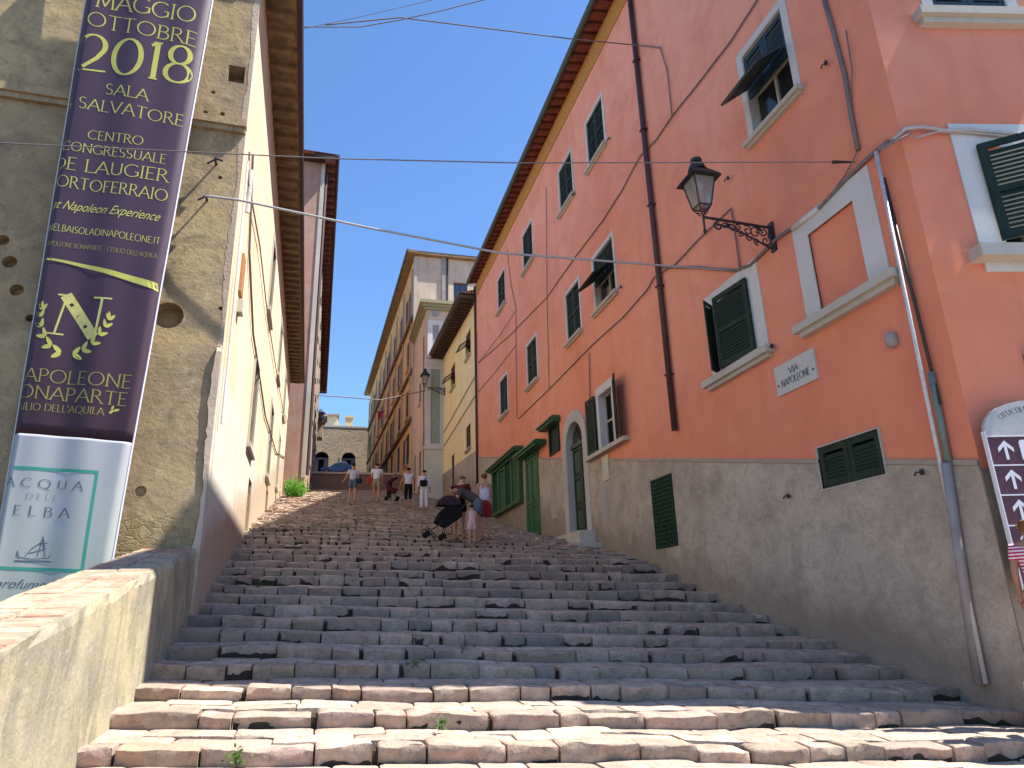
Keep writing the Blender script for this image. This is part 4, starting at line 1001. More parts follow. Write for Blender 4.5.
# ================================================================= YELLOW HOUSE
yh = thing('yellow_house', 'yellow house with brown shutters next to the salmon house', 'house', (6, 28.4, 3))
m = MB(); m.body([(6, 28.42), (14.4, 28.42), (14.4, 38), (6, 38)], 1.5, [13.6, 13.6, 14.2, 14.2]); yw = m.build('wall', YELLOW, yh)
cut = MB(); yws = [(29.7, 30.9, 11.4, 12.7, 'flap'), (33.9, 35.2, 11.2, 12.5, 'flap'), (29.9, 31.0, 6.95, 8.1, 'closed'), (34.2, 35.0, 5.9, 7.6, 'closed')]
for q in yws: cutwin(cut, PF, *q[:4])
carve(yw, cut)
for q in yws: window(PF, yh, *q[:4], q[4], BROWNSH, fw=.03, sill=True, fmat=YELLOW)
m = MB(); m.prism([PF.P(28.42, 1.5, .02), PF.P(38, 1.5, .02), PF.P(38, 7.2, .02), PF.P(28.42, 6.5, .02)], -PF.n * .04); t = m.build('plinth', BASEM, yh); c3 = MB(); cutwin(c3, PF, 34.2, 35.0, 5.9, 7.6); cutwin(c3, PF, 29.9, 31.0, 6.95, 8.1); carve(t, c3)
m = MB(); m.prism([PF.P(28.42, 13.62, .78), PF.P(38.2, 14.22, .78), PF.P(38.2, 14.34, .78), PF.P(28.42, 13.74, .78)], -PF.n * .9); ye = m.build('eaves', flat('brown_soffit', (.16, .11, .075), .85, .2, .4, 3), yh)
a = 28.6; BRF = flat('brown_rafter', (.07, .045, .035), .85, .2)
while a < 38: m = MB(); z = 13.48 + (a - 28.4) * .0625; PF.box(m, a, a + .14, z, z + .15, .0, .72); m.build('rafter', BRF, ye); a += .4
m = MB(); m.tube([PF.P(28.42, 13.75, .8), PF.P(38.2, 14.35, .8)], .07, 8); m.build('gutter', GUT, yh)
m = MB(); m.add([(5.25, 28.45, 13.85), (14.8, 28.45, 13.85), (14.8, 38.2, 14.45), (5.25, 38.2, 14.45), (10, 28.45, 15.4), (10, 38.2, 16)], [(0, 1, 4), (1, 2, 5, 4), (2, 3, 5), (3, 0, 4, 5), (0, 3, 2, 1)]); m.build('roof', TILE, yh)
for za, zb in ((9.9, 9.5), (9.0, 8.7)):
    m = MB(); m.tube([PF.P(28.5, za, .04), PF.P(37.5, zb, .04)], .02, 6); m.build('wall_cable', CABLE, yh)

# ================================================================= PALE HOUSE with corner pilaster
ph = thing('pale_pilaster_house', 'cream house with white corner pilaster and green cornice beyond the yellow house', 'house', (5, 38, 5))
m = MB(); m.body([(5.0, 38.05), (12, 38.05), (12, 44), (4.95, 44)], 4.0, [17.7] * 4); pw = m.build('wall', CREAMG, ph)
F3 = Fr((5.0, 38.05), (0, 1), (-1, 0)); F3f = Fr((5.0, 38.05), (1, 0), (0, -1)); cut = MB(); q3 = [(1.8, 2.6, 6.6, 9.0), (4.2, 4.9, 6.9, 9.2), (2.2, 3.0, 12.0, 13.4)]
for q in q3: cutwin(cut, F3, *q)
carve(pw, cut)
for q in q3: window(F3, ph, *q, 'closed', BROWNSH, fw=.1, fmat=PALEG)
m = MB(); F3f.box(m, -.06, 1.2, 4.5, 8.6, 0, .1); F3f.box(m, -.1, 1.25, 8.6, 8.75, 0, .18); F3f.box(m, -.1, 1.25, 5.6, 5.95, 0, .2); m.build('pilaster_base', PALEG, ph)
m = MB(); F3f.ring(m, .28, .82, 8.95, 13.4, .3, .0, .1); F3f.box(m, -.06, 1.2, 13.7, 14.0, 0, .16)
F3f.ring(m, .36, .72, 14.4, 16.2, .3, 0, .1); m.build('pilaster', WHITE, ph)
m = MB(); F3f.box(m, .28, .82, 8.95, 13.4, .0, .03); m.build('pilaster_panel', flat('green_grey_panel', (.32, .38, .30), .8, .2), ph)
m = MB(); F3f.box(m, .36, .72, 14.4, 16.2, .0, .03); m.prism([F3f.P(.54 + .2 * math.cos(k * math.pi / 8), 17.0 + .2 * math.sin(k * math.pi / 8), 0) for k in range(16)], F3f.n * .09); m.build('pilaster_panel', flat('grey_panel', (.30, .31, .31), .8, .2), ph)
m = MB()
for z, d, h in ((17.2, .15, .15), (17.35, .28, .16), (17.51, .42, .2)):
    F3f.box(m, -d, 3, z, z + h, 0, d); F3.box(m, .0, 5.9, z, z + h, 0, d - .003)
m.build('cornice', flat('olive_green_stone', (.33, .32, .19), .9, .2), ph)
m = MB(); F3.box(m, 0, 5.9, 17.7, 17.8, -7, .4); m.build('roof', TILE, ph)
m = MB(); m.tube([F3.P(.9, 15.8, .05), F3.P(.7, 12, .05), F3.P(.4, 10, .05), F3.P(.3, 6, .05)], .035, 6); m.build('wall_cable', CABLE, ph)

# ================================================================= OCHRE HOUSE, tall
oh = thing('tall_ochre_house', 'tall long ochre house with rows of narrow windows at the top of the street', 'house', (4.9, 44, 5))
m = MB(); oc = [(4.92, 44.02), (13, 44.02), (13, 80), (3.85, 80)]
m.body(oc, 4.0, [24.0, 24.0, 24.5, 24.5]); ow = m.build('street_wall', OCHRE, oh)
F4 = Fr((4.92, 44.02), (-.0297, 1), (-1, -.0297)); F4f = Fr((4.92, 44.02), (1, 0), (0, -1)); cut = MB(); q4 = []
for r, (zz, hh) in enumerate(((9.2, 2.0), (12.6, 2.0), (16.2, 2.1), (19.9, 2.0))):
    for k in range(8): a = 2 + k * 4.3; q4.append((a, a + 1.25, zz + .07 * a * (1 if r == 0 else .3), zz + hh + .07 * a * (1 if r == 0 else .3), 'closed' if (k + r) % 3 else 'open'))
for q in q4: cutwin(cut, F4, *q[:4], .2)
carve(ow, cut)
for q in q4: window(F4, oh, *q[:4], q[4], BROWNSH if q[2] < 16 else flat('tan_shutter%d' % int(q[0]), (.16, .10, .06), .6, .3), fw=.14, fmat=SILLM)
m = MB(); F4f.box(m, .0, 8.1, 4, 23.98, .0, .05); ofw = m.build('end_wall', CREAMG, oh); cut = MB(); cutwin(cut, F4f, 2.75, 3.75, 20.0, 22.2, .2); carve(ofw, cut)
c4 = MB(); cutwin(c4, F4f, 2.75, 3.75, 20.0, 22.2, .3); carve(ow, c4)
wo = window(F4f, oh, 2.75, 3.75, 20.0, 22.2, 'none', BROWNSH, fw=.18, glass=GLASSB, fmat=SILLM)
m = MB(); F4f.box(m, 1.9, 2.15, 18, 24, .05, .16); m.build('downpipe', PIPEG, oh); m = MB(); m.tube([F4f.P(2.3, 24, .12), F4f.P(2.3, 18, .12)], .06, 8); m.build('downpipe', IRON, oh)
m = MB(); F4f.box(m, .0, .16, 4, 23.9, .05, .12); F4f.box(m, -.06, .0, 4, 23.9, -.3, .12); m.build('quoins', SILLM, oh)
m = MB()
for z, d in ((11.9, .18), (15.3, .14), (19.2, .18)): m.prism([F4.P(0, z, d), F4.P(36, z + .8, d), F4.P(36, z + 1.05, d), F4.P(0, z + .25, d)], -F4.n * (d + .05))
m.build('string_course', flat('brown_stone_band', (.20, .13, .08), .9, .2, .4, 3), oh)
m = MB()
for k in range(9): F4.box(m, 1 + k * 4.3, 1.25 + k * 4.3, 12.2 + k * .07, 23.5, 0, .09)
m.build('pilaster', flat('pale_ochre_strip', (.50, .38, .22), .9, .2), oh)
m = MB(); m.prism([F4.P(-.5, 24, .55), F4.P(36.5, 24.55, .55), F4.P(36.5, 24.75, .55), F4.P(-.5, 24.2, .55)], -F4.n * .7); F4f.box(m, -.5, 8.4, 24.0, 24.18, -.2, .4)
oe = m.build('eaves', flat('ochre_soffit', (.30, .20, .11), .85, .2, .4, 2), oh)
m = MB(); m.tube([F4.P(-.5, 24.15, .6), F4.P(36.5, 24.7, .6)], .1, 8); m.build('gutter', GUT, oh)
m = MB(); m.add([(4.4, 43.6, 24.2), (13.4, 43.6, 24.2), (13.4, 80.4, 24.8), (3.3, 80.4, 24.8), (9, 48, 26), (8.5, 76, 26.5)], [(0, 1, 4), (1, 2, 5, 4), (2, 3, 5), (3, 0, 4, 5), (0, 3, 2, 1)]); m.build('roof', TILE, oh)
# ================================================================= STONE ARCADE at the top and low retaining wall
ah = thing('stone_arcade_building', 'low sandstone building with two arched windows closing the top of the street', 'building', (1, 82, 14))
m = MB(); m.body([(-8, 82), (12, 82), (12, 95), (-8, 95)], 13, [21.0] * 4); aw = m.build('wall', STONEW, ah); cut = MB()
FA = Fr((0, 82), (1, 0), (0, -1)); arcs = []
for cx in (atY(321.5, 460, 82).x, atY(348.5, 460, 82).x):
    arcs.append(cx); cut.prism([FA.P(a, z, -.5) for a, z in archpoly(cx - .8, cx + .8, 14.9, 17.2)], FA.n)
carve(aw, cut)
for cx in arcs:
    m = MB(); FA.box(m, cx - .8, cx + .8, 14.9, 18.1, -.48, -.42); wo = m.build('arched_window', DARK, ah)
    m = MB(); FA.box(m, cx - .8, cx + .8, 17.1, 17.3, -.42, -.3); FA.box(m, cx - .8, cx - .35, 14.9, 17.1, -.42, -.35); FA.box(m, cx + .3, cx + .8, 14.9, 17.1, -.42, -.35); m.build('door_panel', flat('grey_panel_door', (.22, .22, .22), .7, .3), wo)
    m = MB(); o_ = archpoly(cx - .8, cx + .8, 14.9, 17.2, 12, .22); i_ = archpoly(cx - .8, cx + .8, 14.9, 17.2, 12)
    for k in range(1, len(o_)):
        j = (k + 1) % len(o_); m.prism([FA.P(a, z, -.02) for a, z in ((o_[k], o_[j], i_[j], i_[k]))], FA.n * .08)
    m.build('arch_stones', STONEW, wo)
m = MB(); FA.box(m, -8.2, 12.2, 20.95, 21.15, -13, .05); m.build('coping', SILLM, ah)
m = MB(); p = atY(349, 428, 83); m.box((p.x - .45, 84, 21.1), (p.x + .45, 84.9, 23.0)); m.box((p.x - .55, 83.9, 22.7), (p.x + .55, 85, 22.9)); m.build('chimney', flat('cream_chimney', (.58, .47, .28), .9, .2), ah)
gb = thing('cream_gabled_house', 'pale cream house showing its sloping top above the stone arcade', 'house', (-2, 97, 14))
m = MB(); pl = [atY(x, y, 97) for x, y in ((300, 440), (342, 440), (341, 429), (337, 416), (300, 417))]; m.prism([tuple(p) for p in pl], (0, 6, 0)); m.build('wall', flat('cream_render', (.60, .50, .32), .9, .2), gb)
m = MB(); a_, b_ = pl[3], pl[4]; m.obox((b_.x, 96.7, b_.z), (a_.x - b_.x + .3, 0, a_.z - b_.z), (0, 6.6, 0), (0, 0, .25)); m.build('roof', TILE, gb)
m = MB(); m.box((-8, 82, 14), (-7.9, 82.1, 14.1))
co = thing('stone_portal', 'stone portal with moulded cornice at the far left of the street', 'portal', (-2.4, 73, 13))
m = MB(); m.box((-6, 73, 12), (-2.2, 75, 19.2)); m.build('pier', STONEW, co); 
m = MB()
p = atY(328, 420, 73)
for k, (dx, z) in enumerate(((.0, 19.2), (.15, 19.45), (.32, 19.7))): m.box((-6.2, 72.9 - dx, z), (p.x - .4 + dx, 75.2, z + .25))
m.build('cornice', SILLM, co); m = MB(); m.box((-2.2, 73.2, 17.6), (p.x - .5, 75, 19.2)); m.build('bracket_stone', STONEW, co)
rw = thing('retaining_wall', 'low brown wall with pale coping across the top of the steps', 'wall', (1, 48, 7.5))
m = MB(); m.box((-1.9, 48.0, 5.5), (4.85, 48.5, 8.98)); m.build('wall', plaster('brown_render', (.25, .16, .12), (.2, .14, .11), (.1, .08, .06)), rw)
m = MB(); m.box((-1.9, 47.9, 8.98), (4.85, 48.6, 9.12)); m.build('coping', plaster('pale_coping', (.62, .52, .38), (.55, .45, .33)), rw)

# ================================================================= LANTERNS
def lantern(label, cx, cy, zb, s, wallx, bz, group):
    """square street lantern on a scrolled bracket; zb underside of glass, s size"""
    r = thing('wall_lantern', label, 'street lamp', (wallx, cy, bz), group)
    n = 4; rt = math.pi / 4
    m = MB(); m.lathe((cx, cy, zb), [(.115 * s, .0), (.205 * s, .40 * s)], 4, rt); g = m.build('glass_panes', LGLASS, r)
    m = MB()
    for k in range(4):
        a = math.pi / 4 + k * math.pi / 2; c_, s_ = math.cos(a), math.sin(a)
        m.tube([(cx + .12 * s * c_, cy + .12 * s * s_, zb), (cx + .21 * s * c_, cy + .21 * s * s_, zb + .40 * s)], .010 * s, 6)
        m.tube([(cx + .12 * s * c_, cy + .12 * s * s_, zb), (cx + .03 * s * c_, cy + .03 * s * s_, zb - .12 * s)], .008 * s, 6)
        b = a + math.pi / 2; c2, s2 = math.cos(b), math.sin(b)
        m.tube([(cx + .12 * s * c_, cy + .12 * s * s_, zb), (cx + .12 * s * c2, cy + .12 * s * s2, zb)], .010 * s, 6)
        m.tube([(cx + .075 * s * c_, cy + .075 * s * s_, zb - .06 * s), (cx + .075 * s * c2, cy + .075 * s * s2, zb - .06 * s)], .006 * s, 6)
    m.build('lantern_frame', IRON, r)
    m = MB(); m.lathe((cx, cy, zb + .40 * s), [(.30 * s, -.02 * s), (.27 * s, .02 * s), (.13 * s, .14 * s), (.12 * s, .16 * s)], 4, rt)
    m.lathe((cx, cy, zb + .54 * s), [(.12 * s, 0), (.10 * s, .07 * s), (.05 * s, .09 * s), (.045 * s, .11 * s), (.075 * s, .125 * s), (.075 * s, .17 * s), (.03 * s, .19 * s)], 12); m.build('lantern_cap', IRON, r)
    m = MB(); m.lathe((cx, cy, zb + .22 * s), [(.02 * s, 0), (.045 * s, .04 * s), (.05 * s, .09 * s), (.03 * s, .14 * s)], 10); m.build('bulb', flat('frosted_bulb', (.75, .72, .6), .3, .5), r)
    m = MB(); rr = .013 * s
    m.tube([(cx, cy, zb - .10 * s), (cx, cy, bz - .16 * s)], .014 * s, 8); m.lathe((cx, cy, bz - .21 * s), [(.01 * s, 0), (.026 * s, .02 * s), (.014 * s, .06 * s)], 8)
    L = wallx - cx; m.tube([(cx, cy, bz + .02 * s), (wallx, cy, bz - .02 * s)], .018 * s, 8)
    def sc(px_, pz, r0, turns, dirn, start):
        P = []
        for k in range(22):
            t = k / 21; a = start + dirn * turns * 2 * math.pi * t; q = r0 * (1 - .82 * t); P.append((px_ + q * math.cos(a), cy, pz + q * math.sin(a)))
        return P
    # lower curve of the bracket
    low = []
    for k in range(20):
        t = k / 19; low.append((cx + .18 * s + (L - .18 * s) * t, cy, bz - .06 * s - (.30 * s) * (t ** 1.5) * (1 if t < .9 else 1 - (t - .9) * 1.5)))
    m.tube(low, rr, 6); m.tube(sc(cx + .20 * s, bz - .085 * s, .065 * s, 1.3, 1, math.pi / 2), rr, 6); m.tube([(wallx - .02 * s, cy, bz), (wallx - .06 * s, cy, bz - .12 * s), (wallx - .02 * s, cy, bz - .30 * s)], rr * 1.2, 6)
    for (u, dz, q, st, di) in ((.30, .07, .05, 0, 1), (.40, .09, .06, 3, -1), (.50, .07, .05, 1, 1), (.52, .15, .045, 4, 1), (.62, .10, .075, 2, -1), (.74, .12, .10, 0, 1), (.74, .245, .05, 5, -1), (.86, .09, .07, 3, 1), (.88, .22, .08, 1, -1), (.64, .205, .05, 2, 1), (.96, .16, .05, 0, 1), (.80, .05, .04, 2, 1), (.36, .05, .03, 2, 1)):
        m.tube(sc(cx + L * u, bz - dz * s, q * s, 1.2, di, st), rr * .75, 5)
    m.build('bracket', IRON, r)
    m = MB(); m.box((wallx - .03, cy - .05 * s, bz - .36 * s), (wallx, cy + .05 * s, bz + .05 * s)); m.build('wall_plate', IRON, r); return r
lantern('large black iron lantern on a scrolled bracket fixed to the salmon wall', 4.90, 7.57, 5.34, 1.12, 6.0, 5.16, 'wall lanterns along the street')
lantern('small distant lantern on a bracket at the end of the yellow house', 4.84, 37.3, 12.25, 1.25, 6.0, 12.05, 'wall lanterns along the street')
lp = atY(320, 421, 72.7); lp2 = thing('roof_lantern', 'tiny dark lantern standing on the far left stone cornice', 'street lamp', tuple(lp))
m = MB(); m.lathe((lp.x, lp.y, lp.z), [(.12, 0), (.35, .3), (.42, .8), (.6, .85), (.2, 1.15), (.08, 1.3)], 6); m.build('lantern_head', flat('dark_blue_metal', (.03, .05, .10), .5, .5), lp2)

# ================================================================= CABLES across the street
def span(label, pts, r, mat, group='cables strung across the street', sag=0):
    P = [Vector(p) for p in pts]; Q = []
    for i in range(len(P) - 1):
        for k in range(12):
            t = k / 12; q = P[i].lerp(P[i + 1], t); q.z -= sag * 4 * t * (1 - t); Q.append(q)
    Q.append(P[-1]); m = MB(); m.tube(Q, r, 6); o = m.build('overhead_cable', mat, smooth=True); return tag(o, label, 'cable', group)
def wx(px_, py_): return tuple(atX(px_, py_, 5.97))
span('thick grey cable sagging from the old wall corner to the salmon wall', [(-1.89, 8.9, 5.46), (-1.43, 8.85, 5.42), tuple(atX(340, 225, .22) if False else Vector(((-1.43 * .76 + 5.97 * .24), 8.75, atY(340, 225, 8.75).z))), tuple(Vector((2.2, 8.65, atY(500, 253, 8.65).z))) if False else tuple(atY(500, 253, 8.66)), wx(735, 271)], .016, CABLEL)
span('thin straight cable crossing level with the lantern, tied beside the blind window', [tuple(atY(-40, 141, 7.6)), tuple(atY(330, 158.5, 6.8)), tuple(atY(520, 163, 6.3)), wx(855, 162)], .007, CABLE)
span('knotted cable running from the left eaves to the downpipe of the salmon house', [(-.55, 10.6, 10.4), tuple(atY(400, 17.5, 10.7)), tuple(atY(572, 39, 10.8)), wx(640, 45.5), wx(660, 48)], .013, CABLE)
span('fine dark wire curving up from the left gutter out of sight', [tuple(atY(302, 27, 9.4)), tuple(atY(360, 27, 9.4)), tuple(atY(400, 20, 9.4)), tuple(atY(440, 11, 9.4)), tuple(atY(487, -1, 9.4)), tuple(atY(560, -22, 9.4))], .009, CABLE)
span('faint fine wire rising from the left gutter above the other one', [tuple(atY(302, 29, 9.6)), tuple(atY(360, 17, 9.6)), tuple(atY(436, -1, 9.6)), tuple(atY(480, -12, 9.6))], .005, CABLE)
span('small distant wire hanging between the far houses', [tuple(atY(313, 395, 34)), tuple(atY(345, 397, 35)), tuple(atY(380, 400, 36)), tuple(atY(424, 391, 37.2))], .03, CABLE)
m = MB(); p = Vector(wx(855, 162)); q = (atY(520, 163, 6.3) - p).normalized(); m.tube([p + q * .06, p + q * .30], [.012, .022], 8); m.build('cable_insulator', IRON, pink)
# red and white pennants
def flagobj(px_, py_, y, s, c1, label, up=True):
    p = atY(px_, py_, y); r = thing('pennant', label, 'flag', tuple(p), 'small flags hung on the far houses')
    m = MB(); m.tube([(p.x - s * .9, y, p.z - .0), (p.x, y, p.z + s * .1)], .02, 6); m.build('pole', IRON, r)
    m = MB(); m.prism([(p.x - s * .7, y, p.z), (p.x, y, p.z + s * .1), (p.x - s * .6, y + .1, p.z - s * 1.1)], (0, .03, 0)); m.build('cloth', flat('flag_' + ''.join(str(int(v * 99)) for v in c1), c1, .8, .2), r)
flagobj(309, 446, 32.5, .45, (.62, .38, .36), 'pale pink pennant beside the dark edge of the far left house')
flagobj(384, 412, 60, .8, (.55, .03, .05), 'small red flag hanging from the ochre facade')

# ================================================================= PLANTS
def leafy(name, label, cat, c, rx, ry, h, n, size, mat, group=None):
    r = thing(name, label, cat, c, group)
    m = MB(); st = MB(); rnd = random.Random(hash(label) % 1000 + 3)
    rnd = random.Random(len(label) * 7)
    nst = max(4, n // 60); tips = []
    for k in range(nst):
        a = rnd.uniform(0, 6.28); q = rnd.random() ** .5; e = (c[0] + rx * q * math.cos(a), c[1] + ry * q * math.sin(a), c[2] + h * rnd.uniform(.45, 1) * (1.1 - q * .6)); b = (c[0] + rx * .5 * q * math.cos(a), c[1] + ry * .5 * q * math.sin(a), c[2] - .03); st.tube([b, tuple((Vector(b) + Vector(e)) / 2 + Vector((0, 0, .02))), e], size * .12, 4); tips.append((b, e))
    for k in range(n):
        b, e = rnd.choice(tips); t = rnd.random() ** .6; p = Vector(b).lerp(Vector(e), t) + Vector((rnd.gauss(0, size), rnd.gauss(0, size), rnd.gauss(0, size * .7)))
        a = Vector((rnd.uniform(-1, 1), rnd.uniform(-1, 1), rnd.uniform(-.2, .9))).normalized(); s2 = a.cross(Vector((rnd.uniform(-1, 1), rnd.uniform(-1, 1), 1))).normalized(); sz = size * rnd.uniform(.6, 1.3)
        m.add([p, p + a * sz * .5 + s2 * sz * .28, p + a * sz, p + a * sz * .5 - s2 * sz * .28], [(0, 1, 2, 3)])
    m.build('leaves', mat, r, recalc=False); st.build('stems', mat, r); return r
def leafmat(name, c):
    t = NT(name, .6, .3); t.color(t.mix(t.noise(9, 3), mul(c, .7), mul(c, 1.4)))
    tr = t.n('ShaderNodeBsdfTranslucent'); tr.inputs[0].default_value = (*mul(c, 1.5), 1); mx = t.n('ShaderNodeMixShader'); mx.inputs[0].default_value = .35
    t.l(t.b.outputs[0], mx.inputs[1]); t.l(tr.outputs[0], mx.inputs[2]); t.l(mx.outputs[0], t.t.nodes['Material Output'].inputs['Surface']); return t.m
LEAF = leafmat('fresh_leaf', (.10, .26, .03)); WEED = leafmat('weed_leaf', (.07, .14, .03))
bx_, by_ = -1.35, 28.6
leafy('green_bush', 'bright green bush growing at the foot of the left wall near the top', 'bush', (bx_, by_, ground(bx_, by_)), .55, .9, .85, 1800, .09, LEAF)
for (x_, y_, s_, lb) in ((435, 723, .9, 'small weed sprouting from the lit lower step near the middle'), (240, 756, 1.0, 'small weed in front of the ochre edge stone at the bottom left'), (411, 663, .8, 'tuft of weed in the shaded riser right of centre'), (259, 584, .8, 'dark weed tuft on a higher shaded step at the left'), (462, 648, .7, 'tiny weed on a shaded step near the middle')):
    v = ray(x_, y_); best = None
    for k in range(300):
        yy = 3.5 + k * .03; p = v * (yy / v.y)
        if p.z < ground(p.x, p.y) - .0: best = p; break
    if best is None: continue
    leafy('weed', lb, 'weed', (best.x, best.y - .03, best.z - .02), .09 * s_, .05, .09 * s_, 90, .028 * s_, WEED, 'weeds in the joints of the steps')
leafy('weed', 'leafy weed at the foot of the parapet in the lower left corner', 'weed', (-1.42, 4.55, ground(-1.4, 4.55) + .02), .09, .09, .16, 120, .045, WEED, 'weeds in the joints of the steps')

# ================================================================= CAR
def car():
    y = 74; p = atY(336, 474, y); zb = 9.02 + (y - 48.3) * .187
    r = thing('parked_car', 'bright blue small car parked on the road above the low wall', 'car', (p.x, y, zb))
    BL = flat('blue_car_paint', (.02, .10, .50), .25, .6, .1); L = 3.2; x0 = p.x - L / 2 - .0; w = 1.35
    prof = [(0, .28), (.02, .48), (.15, .58), (.95, .68), (1.45, 1.05), (2.3, 1.12), (2.95, .98), (3.15, .72), (3.2, .30), (2.9, .2), (.3, .2)]
    m = MB(); m.prism([(x0 + a, y - w / 2, zb + b) for a, b in prof], (0, w, 0)); b = m.build('body', BL, r); bv = b.modifiers.new('b', 'BEVEL'); bv.width = .06; bv.segments = 2
    for dy in (-w / 2 - .012, w / 2 - .008):
        m = MB(); m.prism([(x0 + a, y + dy, zb + z) for a, z in ((1.12, .72), (1.5, 1.0), (2.0, 1.05), (2.0, .72))], (0, .02, 0)); m.prism([(x0 + a, y + dy, zb + z) for a, z in ((2.06, .72), (2.06, 1.05), (2.35, 1.04), (2.8, .93), (2.75, .72))], (0, .02, 0)); m.build('side_windows', GLASS, r)
    for a in (.62, 2.6):
        for dy in (-w / 2 - .02, w / 2 - .12):
            m = MB(); m.prism([(x0 + a + .26 * math.cos(k * math.pi / 8), y + dy, zb + .26 + .26 * math.sin(k * math.pi / 8)) for k in range(16)], (0, .14, 0)); wh = m.build('wheel', IRON, r)
            m = MB(); m.prism([(x0 + a + .15 * math.cos(k * math.pi / 8), y + dy - .01, zb + .26 + .15 * math.sin(k * math.pi / 8)) for k in range(16)], (0, .16, 0)); m.build('rim', PIPEG, wh)
    m = MB(); m.box((x0 - .01, y - w / 2 + .1, zb + .45), (x0 + .06, y - w / 2 + .3, zb + .55)); m.build('headlight', CREAMP, r)
    # white van behind
    y2 = 77; z2 = 9.02 + (y2 - 48.3) * .187; q = atY(341, 466, y2); r2 = thing('parked_car', 'white vehicle mostly hidden behind the blue car', 'car', (q.x, y2, z2))
    WP = flat('white_car_paint', (.75, .75, .76), .3, .5, .05); m = MB()
    m.prism([(q.x + a, y2 - .6, z2 + b) for a, b in ((-.9, .25), (-.95, .7), (-.5, .85), (-.3, 1.3), (.55, 1.3), (.9, .8), (.9, .25))], (0, 1.3, 0)); b = m.build('body', WP, r2); bv = b.modifiers.new('b', 'BEVEL'); bv.width = .06; bv.segments = 2
    m = MB(); m.prism([(q.x + a, y2 - .615, z2 + b) for a, b in ((-.4, .85), (-.25, 1.18), (.45, 1.18), (.6, .85))], (0, .02, 0)); m.build('side_windows', GLASS, r2)
    for a in (-.55, .55):
        m = MB(); m.prism([(q.x + a + .24 * math.cos(k * math.pi / 8), y2 - .63, z2 + .24 + .24 * math.sin(k * math.pi / 8)) for k in range(16)], (0, .14, 0)); m.build('wheel', IRON, r2)
car()

# ================================================================= DIRECTION SIGN at the right edge
FS = Fr((6, 4.98), (.98, -.2), (-.2, -.98))
sg = thing('direction_sign', 'brown town direction sign with white arrows and a rounded grey top at the right edge', 'sign', tuple(FS.P(.6, -1.0, 0)))
MAR = flat('maroon_sign', (.085, .018, .030), .4, .4, .1); SGREY = flat('grey_sign_top', (.42, .42, .41), .5, .3, .1); SWH = flat('white_sign_print', (.70, .70, .72), .5, .3, .05, 3, 0)
a0 = FS.px(984, 435)[0]; zt_ = FS.px(984, 437)[1]; wdt = 1.05; rowh = .275
m = MB(); pts = [(a0, zt_), (a0 + wdt, zt_)] + [(a0 + wdt / 2 + wdt / 2 * math.cos(math.pi * k / 14), zt_ + .30 * math.sin(math.pi * k / 14) + .05) for k in range(15)]
m.prism([FS.P(a, z, -.02) for a, z in pts], FS.n * .04); m.build('top_panel', SGREY, sg)
m = MB(); bz_ = zt_
nrow = 5
for k in range(nrow): FS.box(m, a0, a0 + wdt, zt_ - (k + 1) * rowh + .006, zt_ - k * rowh - .006, -.02, .02)
m.build('name_rows', MAR, sg)
m = MB()
for k in range(nrow + 1): FS.box(m, a0, a0 + wdt, zt_ - k * rowh - .006, zt_ - k * rowh + .006, -.018, .026)
for (b0, b1) in ((a0 - .012, a0), (a0 + wdt, a0 + wdt + .012)): FS.box(m, b0, b1, zt_ - nrow * rowh, zt_ + .05, -.02, .028)
m.build('frame', SWH, sg)
m = MB()
for k in range(nrow):
    c = a0 + .16; z = zt_ - (k + .5) * rowh
    FS.box(m, c - .014, c + .014, z - .085, z + .06, .02, .024)
    for sd in (-1, 1): m.prism([FS.P(c, z + .095, .02), FS.P(c, z + .055, .02), FS.P(c + sd * .075, z - .015, .02), FS.P(c + sd * .075, z + .025, .02)], FS.n * .0045)
m.build('arrows', SWH, sg)
for k in range(nrow):
    z = zt_ - (k + .5) * rowh
    m = MB(); pp = []
    for (cx_, cz_, st) in ((a0 + .98, z + .07, 0), (a0 + .33, z + .07, 90), (a0 + .33, z - .07, 180), (a0 + .98, z - .07, 270)):
        for j in range(5): aa = math.radians(st + 90 * j / 4); pp.append((cx_ + .03 * math.cos(aa), cz_ + .03 * math.sin(aa)))
    m.prism([FS.P(a, zz, .02) for a, zz in pp], FS.n * .005); lb = m.build('name_panel', SWH, sg)
    m = MB(); FS.box(m, a0 + .36, a0 + .95, z - .012, z + .02, .025, .028); m.build('name_stripe', flat('blue_stripe', (.10, .30, .45), .5, .3), lb)
m = MB()
def sgplace(u, v, l):
    th = math.radians(140 - 100 * u); rr = .3
    return FS.P(a0 + wdt / 2 + (wdt / 2 - .09 + .05 * v) * math.cos(th), zt_ + .02 + (.22 + .05 * v) * math.sin(th), .02 + l)
textline(m, "CITTA' DI PORTOFERRAIO", 14, sgplace, thick=.2, thin=.09, lift=.003); m.build('lettering', GREYT, sg, recalc=False)
m = MB()
for a in (a0 + .25, a0 + .8): m.tube([FS.P(a, -1.15, -.05), FS.P(a, zt_ + .1, -.05)], .03, 8)
m.build('post', PIPEG, sg)

# street plate lettering (letters face the street, so they read from right to left along Y)
m = MB()
def plplace(y0, y1, z, h):
    def f(u, v, l): return PF.P(y0 + (y1 - y0) * u, z + h * v, .03 + l)
    return f
textline(m, 'VIA', 1.9, plplace(7.66, 7.46, 2.925, .088), thick=.15, thin=.08, lift=.004)
textline(m, 'NAPOLEONE', 6.2, plplace(7.85, 7.25, 2.79, .095), thick=.15, thin=.08, lift=.004)
for y_ in (7.92, 7.18): m.prism([PF.P(y_ + .018 * math.cos(k * .785), 2.83 + .018 * math.sin(k * .785), .03) for k in range(8)], PF.n * .008)
m.build('lettering', GREYT, plate, recalc=False)

